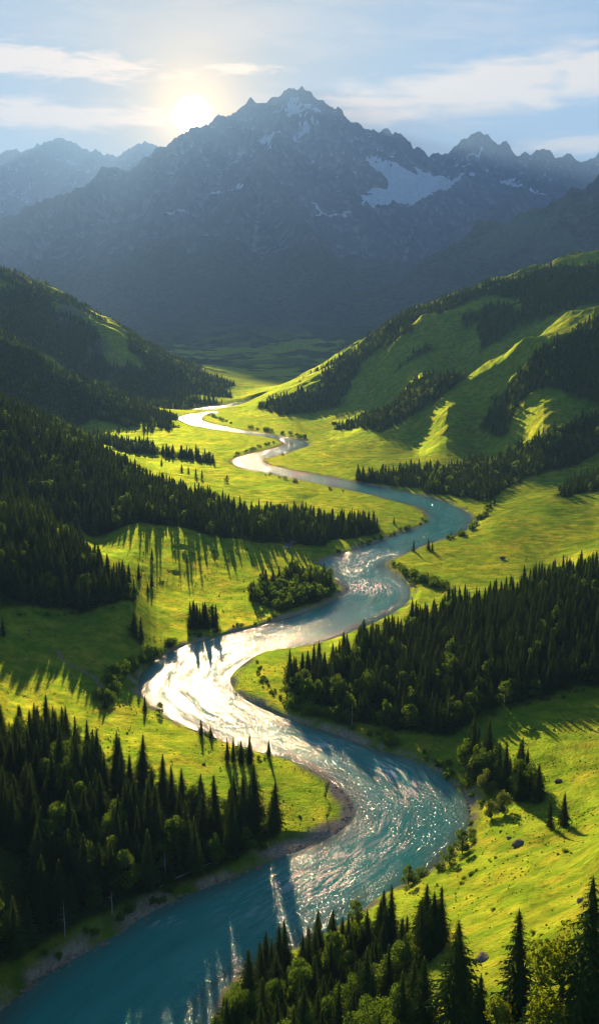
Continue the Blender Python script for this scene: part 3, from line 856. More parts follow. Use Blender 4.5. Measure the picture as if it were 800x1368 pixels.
mz = mz + dz_ * fade_e * (.2 + .8 * sstep(0, 900, dmin)) + (ridged(mx / 420, my / 900, 4, 440, .6) - 1.0) * 85 * hi * sstep(1500, 0, dmin) + (ridged(mx / 210, my / 210, 4, 430, .6) - 1.0) * 30 * (.15 + .85 * amp) * hi
print('erosion', float(dz_.min()), float(dz_.mean()))
mz = np.maximum(mz, np.where(my < 5900, -2.5, 15))
mz = np.where(my < 5500, -2.5, mz)
mpx, mpy, _ = project(mx, my, mz)
gx_ = np.gradient(mz, axis=1) / np.gradient(mx, axis=1)
gy_ = np.gradient(mz, axis=0) / np.gradient(my, axis=0)
slope = np.hypot(gx_, gy_)
snow = sstep(2000, 3900, mz) * .30 + sstep(.9, .35, slope) * sstep(2000, 3100, mz) * .30 - .10
wob1 = fbm(mx / 380, my / 700, 4, 501, .6) * 9; wob2 = fbm(mx / 380, my / 700, 4, 507, .6) * 6
def blurn(a, k):
    for _ in range(k):
        p_ = np.pad(a, 1, mode='edge')
        a = (a * 4 + p_[:-2, 1:-1] + p_[2:, 1:-1] + p_[1:-1, :-2] + p_[1:-1, 2:]) / 8
    return a
gully0 = (blurn(mz, 8) - mz) / 25
def mpoly(poly, soft):
    return sstep(soft, -soft, poly_sd(mpx + wob1, mpy + wob2, np.array(poly, float)))
snow = np.maximum(snow, .88 * mpoly([(488,205),(520,214),(560,228),(600,236),(606,246),(575,262),(545,272),(505,268),(480,264),(510,252),(525,245)], 4) * (my > 15500))
for poly in ([(385,128),(402,130),(418,142),(428,158),(414,170),(398,176),(382,160),(372,140)], [(402,172),(420,160),(432,152),(428,166),(408,180),(390,190)]):
    snow = np.maximum(snow, (.52 + .5 * np.clip(gully0, -.4, .6)) * mpoly(poly, 6) * (my > 19000))
for poly in ([(410,266),(430,280),(446,288),(462,280),(464,286),(446,294),(426,286)], [(280,262),(310,250),(325,245),(326,249),(310,256),(282,266)], [(220,284),(250,278),(251,282),(222,289)],[(612,222),(632,206),(645,196),(646,200),(634,212),(616,226)],[(598,246),(616,238),(632,230),(632,234),(616,244),(602,250)],[(350,190),(362,178),(372,170),(374,176),(362,190),(352,198)],[(480,262),(500,262),(520,270),(500,276),(482,272)],[(670,240),(690,243),(700,246),(690,250),(672,247)],[(700,252),(715,254),(728,258),(712,262)]):
    snow = np.maximum(snow, .8 * mpoly(poly, 2))
snow = np.where(my > 30000, np.maximum(snow, sstep(1200, 3500, mz) * .22 + .22 * sstep(.8, .4, slope)), snow)
veg = sstep(1900, 600, mz) * 1.0 + .45 * sstep(14500, 11500, my) * sstep(2300, 1500, mz) + sstep(1.0, .35, slope) * .25 - .15 - sstep(2300, 3400, mz) * .6
def blurn(a, k):
    for _ in range(k):
        p_ = np.pad(a, 1, mode='edge')
        a = (a * 4 + p_[:-2, 1:-1] + p_[2:, 1:-1] + p_[1:-1, :-2] + p_[1:-1, 2:]) / 8
    return a
b1 = blurn(mz, 6); b2_ = blurn(b1, 40)
gully = np.clip((b1 - mz) / 22, -1, 1) * .5 + np.clip((b2_ - b1) / 90, -1, 1) * .6
chan = sstep(4.6, 5.6, flow) * sstep(6.9, 6.2, flow)
gully = gully + .35 * chan
snow = snow + .34 * np.clip(gully, -.6, 1) * sstep(1500, 2600, mz)
mead = sstep(330, 120, mz) * sstep(110, 60, np.abs(mpx - 350)) * sstep(-.3, .2, fbm(mx / 300, my / 500, 4, 96)) + .7 * sstep(.1, .4, fbm(mx / 900, my / 900, 4, 97)) * sstep(14500, 11500, my) * sstep(700, 1300, mz)
mead = np.clip(mead, 0, 1)
m_mount = mountain_mat()
split = int(np.searchsorted(mB, math.log(31500)))
def mpart(nm, r0, r1):
    s_ = slice(r0, r1)
    me = mesh_from(nm, np.stack([mx[s_], my[s_], mz[s_]], -1).reshape(-1, 3), grid_faces(r1 - r0, len(mA)), 4, [m_mount],
                   attrs=dict(snow=snow[s_], veg=veg[s_], gully=gully[s_], mead=mead[s_]))
    tag(link(nm, me), None, None, kind='structure')
mpart('mountain', 0, split + 1)
mpart('far_mountains', split, len(mB))
MAXZ = float(mz.max())
print('mountain top', MAXZ)

# ------------------------------------------------------------------ tree prototypes (unit height, numpy)
def spruce_np(seed, levels, nb, sprays, width=.19, fat=.34, core=.42):
    """returns trunk (v, quads) and crown (v, quads) of a spruce of height 1"""
    r = np.random.default_rng(seed)
    V, Q = [], []
    def quad(a, b, c, d):
        i = len(V); V.extend((a, b, c, d)); Q.append((i, i + 1, i + 2, i + 3))
    h = .07
    lv = 0
    while h < .985:
        f = (h - .07) / .93
        rad = width * (1 - f) ** .74 * r.uniform(.82, 1.12) * min(1, .55 + f * 5) + .008
        k = max(4, int(nb * (1 - .5 * f)))
        off = r.uniform(0, 6.28)
        for j in range(k):
            a = off + j * 6.283 / k + r.uniform(-.25, .25)
            L = rad * r.uniform(.72, 1.15)
            droop = L * r.uniform(.28, .6)
            ca, sa = math.cos(a), math.sin(a)
            z0 = h + r.uniform(-.012, .012)
            # bough runs out and down, tip turned slightly up; short sprays hang from it on both sides
            prev = None
            ns = sprays
            wdt = L * fat
            for q in range(ns):
                t0, t1 = q / ns, (q + 1) / ns
                def pt(t, side, ww, dz=0.0):
                    rr = L * t
                    z = z0 - droop * t ** 1.2 + L * .10 * t ** 3 + dz
                    return (ca * rr - sa * side * ww, sa * rr + ca * side * ww, z)
                w0 = wdt * (1.0 - t0) * (0.45 + 1.3 * min(t0 * 2.2, .5)) + .002
                for sd in (-1, 1):
                    sw = w0 * r.uniform(.75, 1.35)
                    quad(pt(t0, 0, 0), pt(min(1, t0 + .9 / ns), sd, sw * .55, -sw * .15), pt(min(1.05, t1 + .35 / ns), sd, sw * 1.05, -sw * .55), pt(t1, 0, 0))
        h += .93 / levels * (1.25 - .55 * f) * r.uniform(.85, 1.15)
        lv += 1
    # leading shoot
    for j in range(3):
        a = j * 2.094
        quad((0, 0, 1.0), (.010 * math.cos(a), .010 * math.sin(a), .95), (.012 * math.cos(a + .9), .012 * math.sin(a + .9), .92), (0, 0, .93))
    # dense inner core of needles round the stem
    ncore = 7
    hs = np.linspace(.09, .96, 9 if levels > 14 else (5 if levels > 5 else 3))
    for a_, b_ in zip(hs[:-1], hs[1:]):
        r0 = width * core * (1 - a_) ** .85; r1 = width * core * .6 * (1 - b_) ** .85
        o_ = r.uniform(0, 6)
        for j in range(ncore):
            t0, t1 = o_ + j * 6.283 / ncore, o_ + (j + 1) * 6.283 / ncore
            m0 = 1 if j % 2 else .7; m1 = .7 if j % 2 else 1
            quad((r0 * m0 * math.cos(t0), r0 * m0 * math.sin(t0), a_), (r0 * m1 * math.cos(t1), r0 * m1 * math.sin(t1), a_ - .01), (r1 * m1 * math.cos(t1), r1 * m1 * math.sin(t1), b_), (r1 * m0 * math.cos(t0), r1 * m0 * math.sin(t0), b_))
    TV, TQ = tube_np([(0, 0, -.03), (0, 0, .3), (.002, 0, .7), (0, 0, .97)], [.0135, .010, .005, .001], 6)
    return (TV, TQ), (np.array(V), np.array(Q))

def tube_np(pts, rad, k):
    V, Q = [], []
    for i, (p, r_) in enumerate(zip(pts, rad)):
        d = np.array(pts[min(i + 1, len(pts) - 1)]) - np.array(pts[max(i - 1, 0)])
        d = d / np.linalg.norm(d)
        u = np.cross(d, (0, 1, 0) if abs(d[1]) < .9 else (1, 0, 0)); u /= np.linalg.norm(u)
        w = np.cross(d, u)
        for j in range(k):
            a = j * 6.283185 / k
            V.append(np.array(p) + r_ * (u * math.cos(a) + w * math.sin(a)))
    for i in range(len(pts) - 1):
        for j in range(k):
            Q.append((i * k + j, i * k + (j + 1) % k, (i + 1) * k + (j + 1) % k, (i + 1) * k + j))
    return np.array(V), np.array(Q)

def leafy_np(seed, nleaf, size, bush=False, slim=1.0):
    r = np.random.default_rng(seed)
    lobes = []
    if bush:
        for i in range(7):
            a = r.uniform(0, 6.28); d = r.uniform(0, .38)
            s_ = r.uniform(.22, .38)
            lobes.append((d * math.cos(a), d * math.sin(a), r.uniform(.22, .62), s_ * 1.1, s_ * .9))
    else:
        for i in range(13):
            t = r.uniform(0, 1)
            a = r.uniform(0, 6.28); d = (.30 * math.sin(math.pi * (.22 + .70 * t))) * r.uniform(.35, 1.05) * slim
            s_ = r.uniform(.10, .175) * (1.15 - .35 * t)
            lobes.append((d * math.cos(a), d * math.sin(a), .17 + .72 * t, s_ * (.6 + .4 * slim), s_))
        lobes.append((0, 0, .9, .09, .1))
    V, Q = [], []
    wts = np.array([l[3] ** 2 for l in lobes]); wts /= wts.sum()
    for i in r.choice(len(lobes), nleaf, p=wts):
        x, y, z, sr, sz = lobes[i]
        d = r.normal(size=3); d /= np.linalg.norm(d)
        q = r.uniform(.45, 1) ** .4 * r.choice([1, 1, 1, 1.18])
        c = np.array([x + d[0] * sr * q, y + d[1] * sr * q, max(.02, z + d[2] * sz * q)])
        # leaves face outwards, scattered
        nn = d + r.normal(size=3) * .55; nn /= np.linalg.norm(nn)
        u = np.cross(nn, r.normal(size=3)); u /= np.linalg.norm(u); w = np.cross(nn, u)
        s_ = size * r.uniform(.6, 1.25)
        b = nn * s_ * .25
        i0 = len(V)
        V.extend((c - u * s_, c + w * s_ * .62 + b, c + u * s_, c - w * s_ * .62 + b)); Q.append((i0, i0 + 1, i0 + 2, i0 + 3))
    TV, TQ = [], []
    def add(tv, tq):
        o_ = sum(len(t) for t in TV); TV.append(tv); TQ.append(tq + o_)
    if bush:
        for l in lobes[:4]:
            add(*tube_np([(0, 0, -.05), (l[0] * .5, l[1] * .5, l[2] * .5), (l[0], l[1], l[2])], [.03, .022, .008], 4))
    else:
        add(*tube_np([(0, 0, -.03), (.01, 0, .2), (-.008, .01, .45), (0, 0, .82)], [.026, .02, .013, .003], 6))
        for l in lobes[:8]:
            z0 = max(.08, l[2] - .22)
            add(*tube_np([(0, 0, z0), (l[0] * .5, l[1] * .5, z0 + .09), (l[0], l[1], l[2])], [.012, .008, .003], 4))
    return (np.vstack(TV), np.vstack(TQ)), (np.array(V), np.array(Q))

def protos(kind):
    if kind == 'spruce':
        hi = [spruce_np(s_, 28, 11, 4, w, .42, .48) for s_, w in ((1, .235), (2, .20), (3, .26), (4, .22))]
        mid = [spruce_np(s_, 15, 9, 2, w, .5, .55) for s_, w in ((11, .27), (12, .23), (13, .30), (14, .25))]
        low = [spruce_np(s_, 9, 7, 1, w, .75, .62) for s_, w in ((21, .31), (22, .27), (23, .34))]
        tiny = [spruce_np(s_, 5, 6, 1, w, .9, .7) for s_, w in ((25, .3), (26, .28), (27, .32))]
    elif kind == 'bush':
        hi = [leafy_np(s_, 900, .05, True) for s_ in (31, 32, 33)]
        mid = [leafy_np(s_, 420, .075, True) for s_ in (34, 35, 36)]
        low = [leafy_np(s_, 110, .14, True) for s_ in (37, 38, 39)]
        tiny = low
    else:
        hi = [leafy_np(s_, 3600, .021, slim=w) for s_, w in ((41, 1.), (42, .75), (43, 1.15))]
        mid = [leafy_np(s_, 900, .042, slim=w) for s_, w in ((44, 1.), (45, .8), (46, 1.15))]
        low = [leafy_np(s_, 170, .09, slim=w) for s_, w in ((47, 1.), (48, .8), (49, 1.1))]
        tiny = [leafy_np(s_, 60, .15, slim=w) for s_, w in ((51, 1.), (52, .8), (53, 1.1))]
    return dict(hi=hi, mid=mid, low=low, tiny=tiny)
PROTO = {k: protos(k) for k in ('spruce', 'leaf', 'bush')}
MATS = dict(spruce=m_spruce, leaf=m_leaf, bush=m_leaf, gold=m_leafgold, pale=m_leafpale)
SHAPE = dict(spruce='spruce', leaf='leaf', bush='bush', gold='leaf', pale='leaf')
NAME = dict(spruce='spruce_tree', leaf='broadleaf_tree', bush='bush', gold='birch_tree', pale='willow_tree')
CAT = dict(spruce='spruce tree', leaf='broadleaf tree', bush='bush', gold='birch tree', pale='willow tree')
_cache = {}
def proto_meshes(kind, lod, i):
    key = (kind, lod, i)
    if key not in _cache:
        (tv, tq), (cv, cq) = PROTO[SHAPE[kind]][lod][i]
        if lod == 'hi':
            _cache[key] = (mesh_from('trunk', tv, tq, 4, [m_bark]), mesh_from('crown', cv, cq, 4, [MATS[kind]], smooth=False))
        else:
            v = np.vstack([cv, tv]); q = np.vstack([cq, tq + len(cv)])
            _cache[key] = (None, mesh_from('tree', v, q, 4, [MATS[kind], m_bark], np.r_[np.zeros(len(cq)), np.ones(len(tq))].astype(int), smooth=False))
    return _cache[key]

# ------------------------------------------------------------------ which trees stand as things of their own
def seen(t):
    return -25 < t['px'] < 825 and t['py'] - t['hp'] < 1368 and t['py'] > 300
single = {}
for kind in ('spruce', 'leaf', 'bush'):
    c = [t for t in TREES if t['kind'] == kind and seen(t)]
    lone = [t for t in c if 'label' in t]
    rest = sorted((t for t in c if 'label' not in t), key=lambda t: -t['hp'])
    lim = dict(spruce=298, leaf=200, bush=298)[kind]
    single[kind] = (lone + rest)[:lim]
own = [t for k in single for t in single[k]] + [t for t in TREES if t['kind'] in ('gold', 'pale')]
ownid = {id(t) for t in own}

WOODTXT = {
 'shore': ('dark wood behind the gravel beach', 'shore wood'), 'slope': ('big slope wood above the grassy point', 'slope wood'),
 'spur': ('wood on the steep shaded spur', 'spur wood'), 'hill': ('long wood on the hill below the bright pasture', 'hill wood'),
 'bend': ('wood over the outer upper river bend', 'bend wood'), 'grove': ('riverside grove beside the gravel bar', 'riverside grove'),
 'copse': ('tight copse on the shaded bank of the glaring bend', 'bank copse'), 'stand': ('small stand on the terrace above the glaring bend', 'terrace stand'),
 'strand': ('row running down to the deep teal pool', 'poolside row'), 'promontory': ('mixed wood on the promontory', 'promontory wood'),
 'knot': ('small wood behind the bright rounded hill', 'wood behind the rounded hill'), 'strip': ('tree strip crossing the far pasture', 'pasture strip')}
def forest_label(t):
    w, g = WOODTXT.get(t['wood'], ('distant wood', 'distant wood'))
    nm = {'spruce': 'spruce', 'leaf': 'broadleaf tree'}[t['kind']]
    h = t['h']
    if t['kind'] == 'spruce': size = 'tall' if h > 22 else ('middle-sized' if h > 18 else 'short')
    else: size = 'large round' if h > 15 else ('rounded' if h > 12 else 'small rounded')
    where = ''
    if t['wood'] == 'shore':
        where = 'at the meadow edge of the' if t['py'] < 985 + max(t['px'], 0) * .30 + 22 else ('on the water side of the' if t['py'] > 1268 - t['px'] * .42 else 'deep in the')
    elif t['wood'] == 'slope':
        where = 'at the foot of the' if t['py'] > 905 else 'high in the'
    elif t['wood'] == 'promontory':
        where = 'on the meadow side of the' if t['px'] > 480 else ('on the water side of the' if t['px'] < 360 else 'in the middle of the')
    else: where = 'in the'
    lab = f'{size} {nm} {where} {w}'
    return lab, f'{size} {nm}s {where} {g}'

rp = np.random.default_rng(5)
count = {}
for t in own:
    kind = t['kind']; sh = SHAPE[kind]
    lod = 'hi' if t['hp'] > (34 if sh != 'bush' else 14) else ('mid' if t['hp'] > 9 else 'low')
    i = int(rp.integers(len(PROTO[sh][lod])))
    mt, mc = proto_meshes(kind, lod, i)
    w = rp.uniform(.88, 1.15) * (1.25 if sh == 'bush' else 1)
    rot = rp.uniform(0, 6.28)
    tilt = rp.normal(0, .018, 2)
    scl = (t['h'] * w, t['h'] * w, t['h'])
    if lod == 'hi':
        o = bpy.data.objects.new(NAME[kind], None); COL.objects.link(o)
        o.empty_display_size = .1
        c1 = link('trunk' if sh != 'bush' else 'stem', mt, o); c2 = link('crown' if sh != 'bush' else 'foliage', mc, o)
    else:
        o = link(NAME[kind], mc)
    o.location = (t['x'], t['y'], t['z']); o.scale = scl; o.rotation_euler = (tilt[0], tilt[1], rot)
    if 'label' in t:
        tag(o, t['label'], CAT[kind], t.get('group'))
    else:
        lb, gp = forest_label(t)
        tag(o, lb, CAT[kind], gp)

# the rest of the woods: one body of spruces, one of broadleaf trees, one of bushes
def mass(kind, name, mat, label):
    lst = [t for t in TREES if t['kind'] == kind and id(t) not in ownid]
    if not lst: return
    VV, QQ, TT, MI = [], [], [], []
    off = 0
    for t in lst:
        lod = 'mid' if t['hp'] > 22 else ('low' if t['hp'] > 10 else 'tiny')
        p = PROTO[kind][lod]
        (tv, tq), (cv, cq) = p[int(rp.integers(len(p)))]
        a = rp.uniform(0, 6.28); c, s_ = math.cos(a), math.sin(a)
        w = t['h'] * rp.uniform(.9, 1.2)
        if t['hp'] < 9: w *= 1.15
        v = np.empty_like(cv)
        v[:, 0] = (cv[:, 0] * c - cv[:, 1] * s_) * w + t['x']
        v[:, 1] = (cv[:, 0] * s_ + cv[:, 1] * c) * w + t['y']
        v[:, 2] = cv[:, 2] * t['h'] + t['z']
        VV.append(v); QQ.append(cq + off); TT.append(np.full(len(v), rp.random())); off += len(v)
    me = mesh_from(name, np.vstack(VV), np.vstack(QQ), 4, [mat], smooth=False, attrs=dict(tint=np.concatenate(TT)))
    o = link(name, me)
    tag(o, label, 'forest', kind='stuff')
    print(name, len(lst), 'trees', len(me.polygons), 'faces')
mass('spruce', 'spruce_forest', m_spruce_f, 'dark spruce forest covering the hillsides along the whole valley')
mass('leaf', 'broadleaf_forest', m_leaf_f, 'lighter broadleaf trees scattered through the dark spruce woods')
mass('bush', 'far_shrubbery', m_leaf_f, 'far low shrubbery along the upper river')

# ------------------------------------------------------------------ rough grass tussocks and low herbs on the meadows
rt = np.random.default_rng(64)
tx = rt.uniform(-260, 420, 60000); ty = rt.uniform(250, 1150, 60000)
tz = ground(tx, ty); tpx, tpy, _ = project(tx, ty, tz)
dens = fbm(tx / 38, ty / 38, 3, 66)
k = (tpx > -10) & (tpx < 810) & (tpy < 1390) & (river_sd(tx, ty) > 1.5)
k &= rt.random(60000) < np.clip(.22 + dens * 1.0, .04, .9) * np.where(ty < 640, 1, .45)
tx, ty, tz = tx[k], ty[k], tz[k]
VV, QQ, TT = [], [], []
off = 0
for x, y, z in zip(tx, ty, tz):
    h = rt.uniform(.15, .42) * (2.0 if rt.random() < .03 else 1)
    for j in range(4):
        a = rt.uniform(0, 6.28); w_ = h * rt.uniform(.7, 1.5); c, s_ = math.cos(a) * w_, math.sin(a) * w_
        lx, ly = rt.normal(0, .25, 2) * h
        VV += [(x - c, y - s_, z - .1), (x + c, y + s_, z - .1), (x + c * .6 + lx, y + s_ * .6 + ly, z + h), (x - c * .6 + lx, y - s_ * .6 + ly, z + h * .9)]
        QQ.append((off, off + 1, off + 2, off + 3)); off += 4
    TT += [rt.random()] * 16
me = mesh_from('meadow_tussocks', np.array(VV), np.array(QQ), 4, [m_tuss], smooth=False, attrs=dict(tint=np.array(TT)))
tag(link('meadow_tussocks', me), 'rough grass tussocks and low herbs scattered over the meadows', 'grass', kind='stuff')
print('tussocks', len(tx))

# ------------------------------------------------------------------ boulders, shore stones, driftwood, huts
m_stone = plain_mat('grey_stone', (.15, .125, .09), (.36, .30, .225), 1.2, .5, .2)
m_dead = plain_mat('bleached_wood', (.28, .25, .21), (.5, .46, .4), 4, .4, .05)
m_board = plain_mat('weathered_board', (.12, .085, .06), (.22, .16, .11), 2, .3, .05)
m_roof = plain_mat('shingle_roof', (.10, .085, .075), (.2, .17, .15), 3, .4, .05)
m_white = plain_mat('white_plaster', (.74, .72, .68), (.84, .82, .78), 2, .2, .03)
def rock_mesh(seed, flat=.6):
    bm = bmesh.new(); bmesh.ops.create_icosphere(bm, subdivisions=3, radius=1)
    from mathutils import noise as mn
    for v in bm.verts:
        p = v.co.copy()
        d = 1 + .35 * mn.noise(p * 1.1 + Vector((seed, 0, 0))) + .16 * mn.noise(p * 2.7 + Vector((0, seed, 0)))
        c = mn.cell(p * 1.3 + Vector((seed, seed, 0)))
        v.co = p * d * (1 + .06 * c); v.co.z *= flat
    me = bpy.data.meshes.new('stone'); bm.to_mesh(me); bm.free(); me.materials.append(m_stone); return me
rocks = [rock_mesh(k_ * 3.7 + 1) for k_ in range(4)]
def hit_ground(px, py):
    u, dy, dz = ray(px, py)
    t = np.geomspace(120, 6000, 6000)
    g = ground(u * t, dy * t)
    i = np.argmax(HC + dz * t < g)
    return float(u * t[i]), float(dy * t[i]), float(ground(u * t[i], dy * t[i]))
for px, py, sz, lb in [(692,1128,2.6,'large grey boulder half sunk in the sunlit meadow below the isolated pair of spruces'),(680,1120,1.2,'small grey boulder just above the large half sunk one on the sunlit meadow'),
        (645,1281,2.2,'pale grey boulder in the hollow between the meadow and the tallest spruces'),(638,1284,1.1,'small stone leaning on the pale boulder in the hollow'),
        (746,1044,2.0,'pale boulder on the sunlit meadow beside the poolside row of trees'),(40,842,1.6,'small boulder standing in for a white spot at the start of the track'),(775,1204,1.4,'dark stone in a scrape high on the bright slope')]:  # the stone by the track is a stand-in, likely for a parked vehicle
    x, y, z = hit_ground(px, py)
    o = link('boulder', rocks[int(sz * 7) % 4], loc=(x, y, z + sz * .1)); o.scale = (sz, sz * .8, sz * .8); o.rotation_euler = (0, 0, sz * 5)
    tag(o, lb, 'boulder')
rs = np.random.default_rng(9)
shore = np.array([(0,1350),(25,1329),(50,1307),(80,1291),(120,1269),(160,1244),(200,1219),(235,1201),(300,1175),(350,1154)], float)
for i in range(70):
    q = rs.uniform(0, len(shore) - 1.001); j = int(q); c = shore[j] + (shore[j + 1] - shore[j]) * (q - j)
    x, y, _ = at_z(c[0] + rs.normal(0, 2), c[1] + rs.normal(0, 2) + 2, 0)
    sz = rs.uniform(.35, 1.1)
    o = link('shore_stone', rocks[i % 4], loc=(x, y, max(-.1, float(ground(x, y))) + .05)); o.scale = (sz, sz, sz * .8); o.rotation_euler = (0, 0, rs.uniform(0, 6))
    tag(o, 'grey stone at the dark waterline below the shore wood', 'stone', 'stones along the dark waterline')
for i in range(26):
    c = np.array([(560,1000),(600,1042),(622,1066),(628,1085),(626,1101)], float); q = rs.uniform(0, 3.99); j = int(q); c = c[j] + (c[j + 1] - c[j]) * (q - j)
    x, y, _ = at_z(c[0] + rs.normal(0, 1.5), c[1] + rs.normal(0, 1.5), 0)
    sz = rs.uniform(.3, .9)
    o = link('shore_stone', rocks[i % 4], loc=(x, y, max(-.1, float(ground(x, y))) + .05)); o.scale = (sz, sz, sz * .8); o.rotation_euler = (0, 0, rs.uniform(0, 6))
    tag(o, 'stone at the water edge of the deep teal pool', 'stone', 'stones around the deep pool')
def log(px, py, px2, py2, rad, lb):
    a, b = hit_ground(px, py), hit_ground(px2, py2)
    tv, tq = tube_np([(0, 0, 0), tuple((np.array(b) - np.array(a)) * .5 + np.array((0, 0, .2))), tuple(np.array(b) - np.array(a))], [rad, rad * .8, rad * .35], 7)
    tag(link('fallen_log', mesh_from('fallen_log', tv, tq, 4, [m_dead]), loc=(a[0], a[1], a[2] + rad)), lb, 'log')
log(232,1176, 282,1154, .32, 'long bleached log lying on the grass strip between shore wood and river')
log(214,1186, 232,1172, .22, 'short bleached log beside the longer one under the shore wood')
log(130,918, 141,927, .25, 'pale log lying where the footpath ends above the bend')
def snag(px, py, h, lb):
    x, y, z = hit_ground(px, py)
    parts = [tube_np([(0, 0, -.3), (.15, 0, h * .4), (-.1, .12, h * .75), (.1, .1, h)], [.3, .22, .13, .03], 7)]
    rq = np.random.default_rng(int(px))
    for i in range(9):
        a = rq.uniform(0, 6.28); z0 = h * rq.uniform(.35, .95); L = (h - z0) * .3 + .7
        parts.append(tube_np([(0, 0, z0), (math.cos(a) * L * .6, math.sin(a) * L * .6, z0 - .1), (math.cos(a) * L, math.sin(a) * L, z0 + .1)], [.07, .05, .015], 4))
    V_, Q_, o_ = [], [], 0
    for v, q in parts: V_.append(v); Q_.append(q + o_); o_ += len(v)
    o = link('dead_tree', mesh_from('dead_tree', np.vstack(V_), np.vstack(Q_), 4, [m_dead]), loc=(x, y, z))
    tag(o, lb, 'dead tree')
snag(87,1252,14,'pale bare dead trunk at the waterside edge of the shore wood')
snag(221,1176,12,'thin bleached dead trunk standing over the long fallen log')
snag(150,1222,10,'short broken dead trunk between the two taller pale ones by the water')
snag(470,968,13,'bare dead trunk on the shaded bank below the big slope wood')
rs2 = np.random.default_rng(19)
for nm_, line_, n_, lab_, gr_ in (('beach_stone', [(385,1138),(430,1123),(455,1108),(472,1086),(468,1068),(450,1050)], 60, 'small stone lying on the pale gravel beach of the sunlit peninsula', 'stones on the gravel beach'),
                  ('shore_stone', [(312,922),(322,935),(350,946),(385,962),(430,975),(490,998)], 40, 'stone along the waterline of the grassy point and slope wood', 'stones along the grassy point'),
                  ('shore_stone', [(456,775),(466,784),(460,796)], 14, 'stone on the gravel bar at the tip of the riverside grove', 'stones on the gravel bar')):
    c_ = np.array(line_, float)
    for i in range(n_):
        q = rs2.uniform(0, len(c_) - 1.001); j = int(q); w_ = c_[j] + (c_[j + 1] - c_[j]) * (q - j)
        x, y, _ = at_z(w_[0] + rs2.normal(-1.5, 2.2), w_[1] + rs2.normal(-1, 1.2), .3)
        sz = rs2.uniform(.25, .75)
        o = link(nm_, rocks[i % 4], loc=(x, y, max(-.1, float(ground(x, y))) + .05)); o.scale = (sz, sz, sz * .8); o.rotation_euler = (0, 0, rs2.uniform(0, 6))
        tag(o, lab_, 'stone', gr_)
def hut(px, py, sx_, sy_, hh, wallm, rot, lb):
    x, y, z = hit_ground(px, py)
    e = bpy.data.objects.new('hut', None); COL.objects.link(e); e.location = (x, y, z - .2); e.rotation_euler = (0, 0, rot); e.empty_display_size = .1
    tag(e, lb, 'hut')
    v = [(a * sx_ / 2, b * sy_ / 2, c) for c in (0, hh) for a, b in ((-1, -1), (1, -1), (1, 1), (-1, 1))] + [(-sx_ / 2, 0, hh + sy_ * .38), (sx_ / 2, 0, hh + sy_ * .38)]
    bm = bmesh.new(); vs = [bm.verts.new(p) for p in v]
    for f in ((0, 1, 5, 4), (1, 2, 6, 9, 5), (2, 3, 7, 6), (3, 0, 4, 8, 7)): bm.faces.new([vs[i] for i in f])
    me = bpy.data.meshes.new('wall'); bm.to_mesh(me); bm.free(); me.materials.append(wallm); link('wall', me, e)
    bm = bmesh.new()
    for sgn in (-1, 1):
        pr = [(sgn * (sy_ / 2 + .5), hh - .38), (0, hh + sy_ * .38 + .02), (0, hh + sy_ * .38 + .24), (sgn * (sy_ / 2 + .5), hh - .14)]
        lo = [bm.verts.new((-sx_ / 2 - .5, a, b)) for a, b in pr]; hi_ = [bm.verts.new((sx_ / 2 + .5, a, b)) for a, b in pr]
        bm.faces.new(lo); bm.faces.new(hi_[::-1])
        for i in range(4): bm.faces.new((lo[i], lo[(i + 1) % 4], hi_[(i + 1) % 4], hi_[i]))
    bmesh.ops.recalc_face_normals(bm, faces=bm.faces)
    me = bpy.data.meshes.new('roof'); bm.to_mesh(me); bm.free(); me.materials.append(m_roof); link('roof', me, e)
    def panel(nm, x0, x1, z0, z1, m):
        v = [(x0, -sy_ / 2 - .06, z0), (x1, -sy_ / 2 - .06, z0), (x1, -sy_ / 2 - .06, z1), (x0, -sy_ / 2 - .06, z1)]
        v += [(a, -sy_ / 2 + .02, c) for a, b, c in v]
        link(nm, mesh_from(nm, np.array(v), np.array([(0, 1, 2, 3), (1, 5, 6, 2), (5, 4, 7, 6), (4, 0, 3, 7), (3, 2, 6, 7)]), 4, [m], smooth=False), e)
    panel('door', -.5, .5, 0.05, 2.0, m_board)
    panel('window', sx_ * .22, sx_ * .22 + .9, 1.0, 1.9, m_glass)
m_glass = plain_mat('dark_window', (.02, .025, .03), (.04, .045, .05), 1)
hut(385,731,6,4.5,2.3,m_white,.3,'little white walled hut at the forest edge below the bright pasture')
hut(392,727,5,4,2.1,m_board,-.2,'brown plank hut beside the little white walled one at the forest edge')
hut(635,662,7,5,2.5,m_board,.5,'dark wooden hut on the shaded meadow behind the bright rounded hill')
hut(671,748,3.6,3,1.9,m_white,-.4,'tiny white hut alone on the bright rounded meadow')
hut(446,567,9,7,3,m_board,.2,'wooden barn alone on the wide far pasture under the wooded ridge')

# ------------------------------------------------------------------ camera, light, air
cam = bpy.data.cameras.new('camera'); co = bpy.data.objects.new('camera', cam); COL.objects.link(co)
cam.sensor_fit = 'VERTICAL'; cam.sensor_height = 36; cam.sensor_width = 36
cam.lens = 36 * F / 1368
cam.clip_start = 1; cam.clip_end = 120000
co.location = (0, 0, HC); co.rotation_euler = (math.pi / 2 - PITCH, 0, 0)
sc.camera = co

sd = Vector((math.sin(SUN_AZ) * math.cos(SUN_EL), math.cos(SUN_AZ) * math.cos(SUN_EL), math.sin(SUN_EL)))
sl = bpy.data.lights.new('sun', 'SUN'); so = bpy.data.objects.new('sun', sl); COL.objects.link(so)
sl.energy = 5.0; sl.angle = R(.5); sl.color = (1, .72, .40)
so.rotation_euler = sd.to_track_quat('Z', 'Y').to_euler()
so.location = (0, 0, 900)

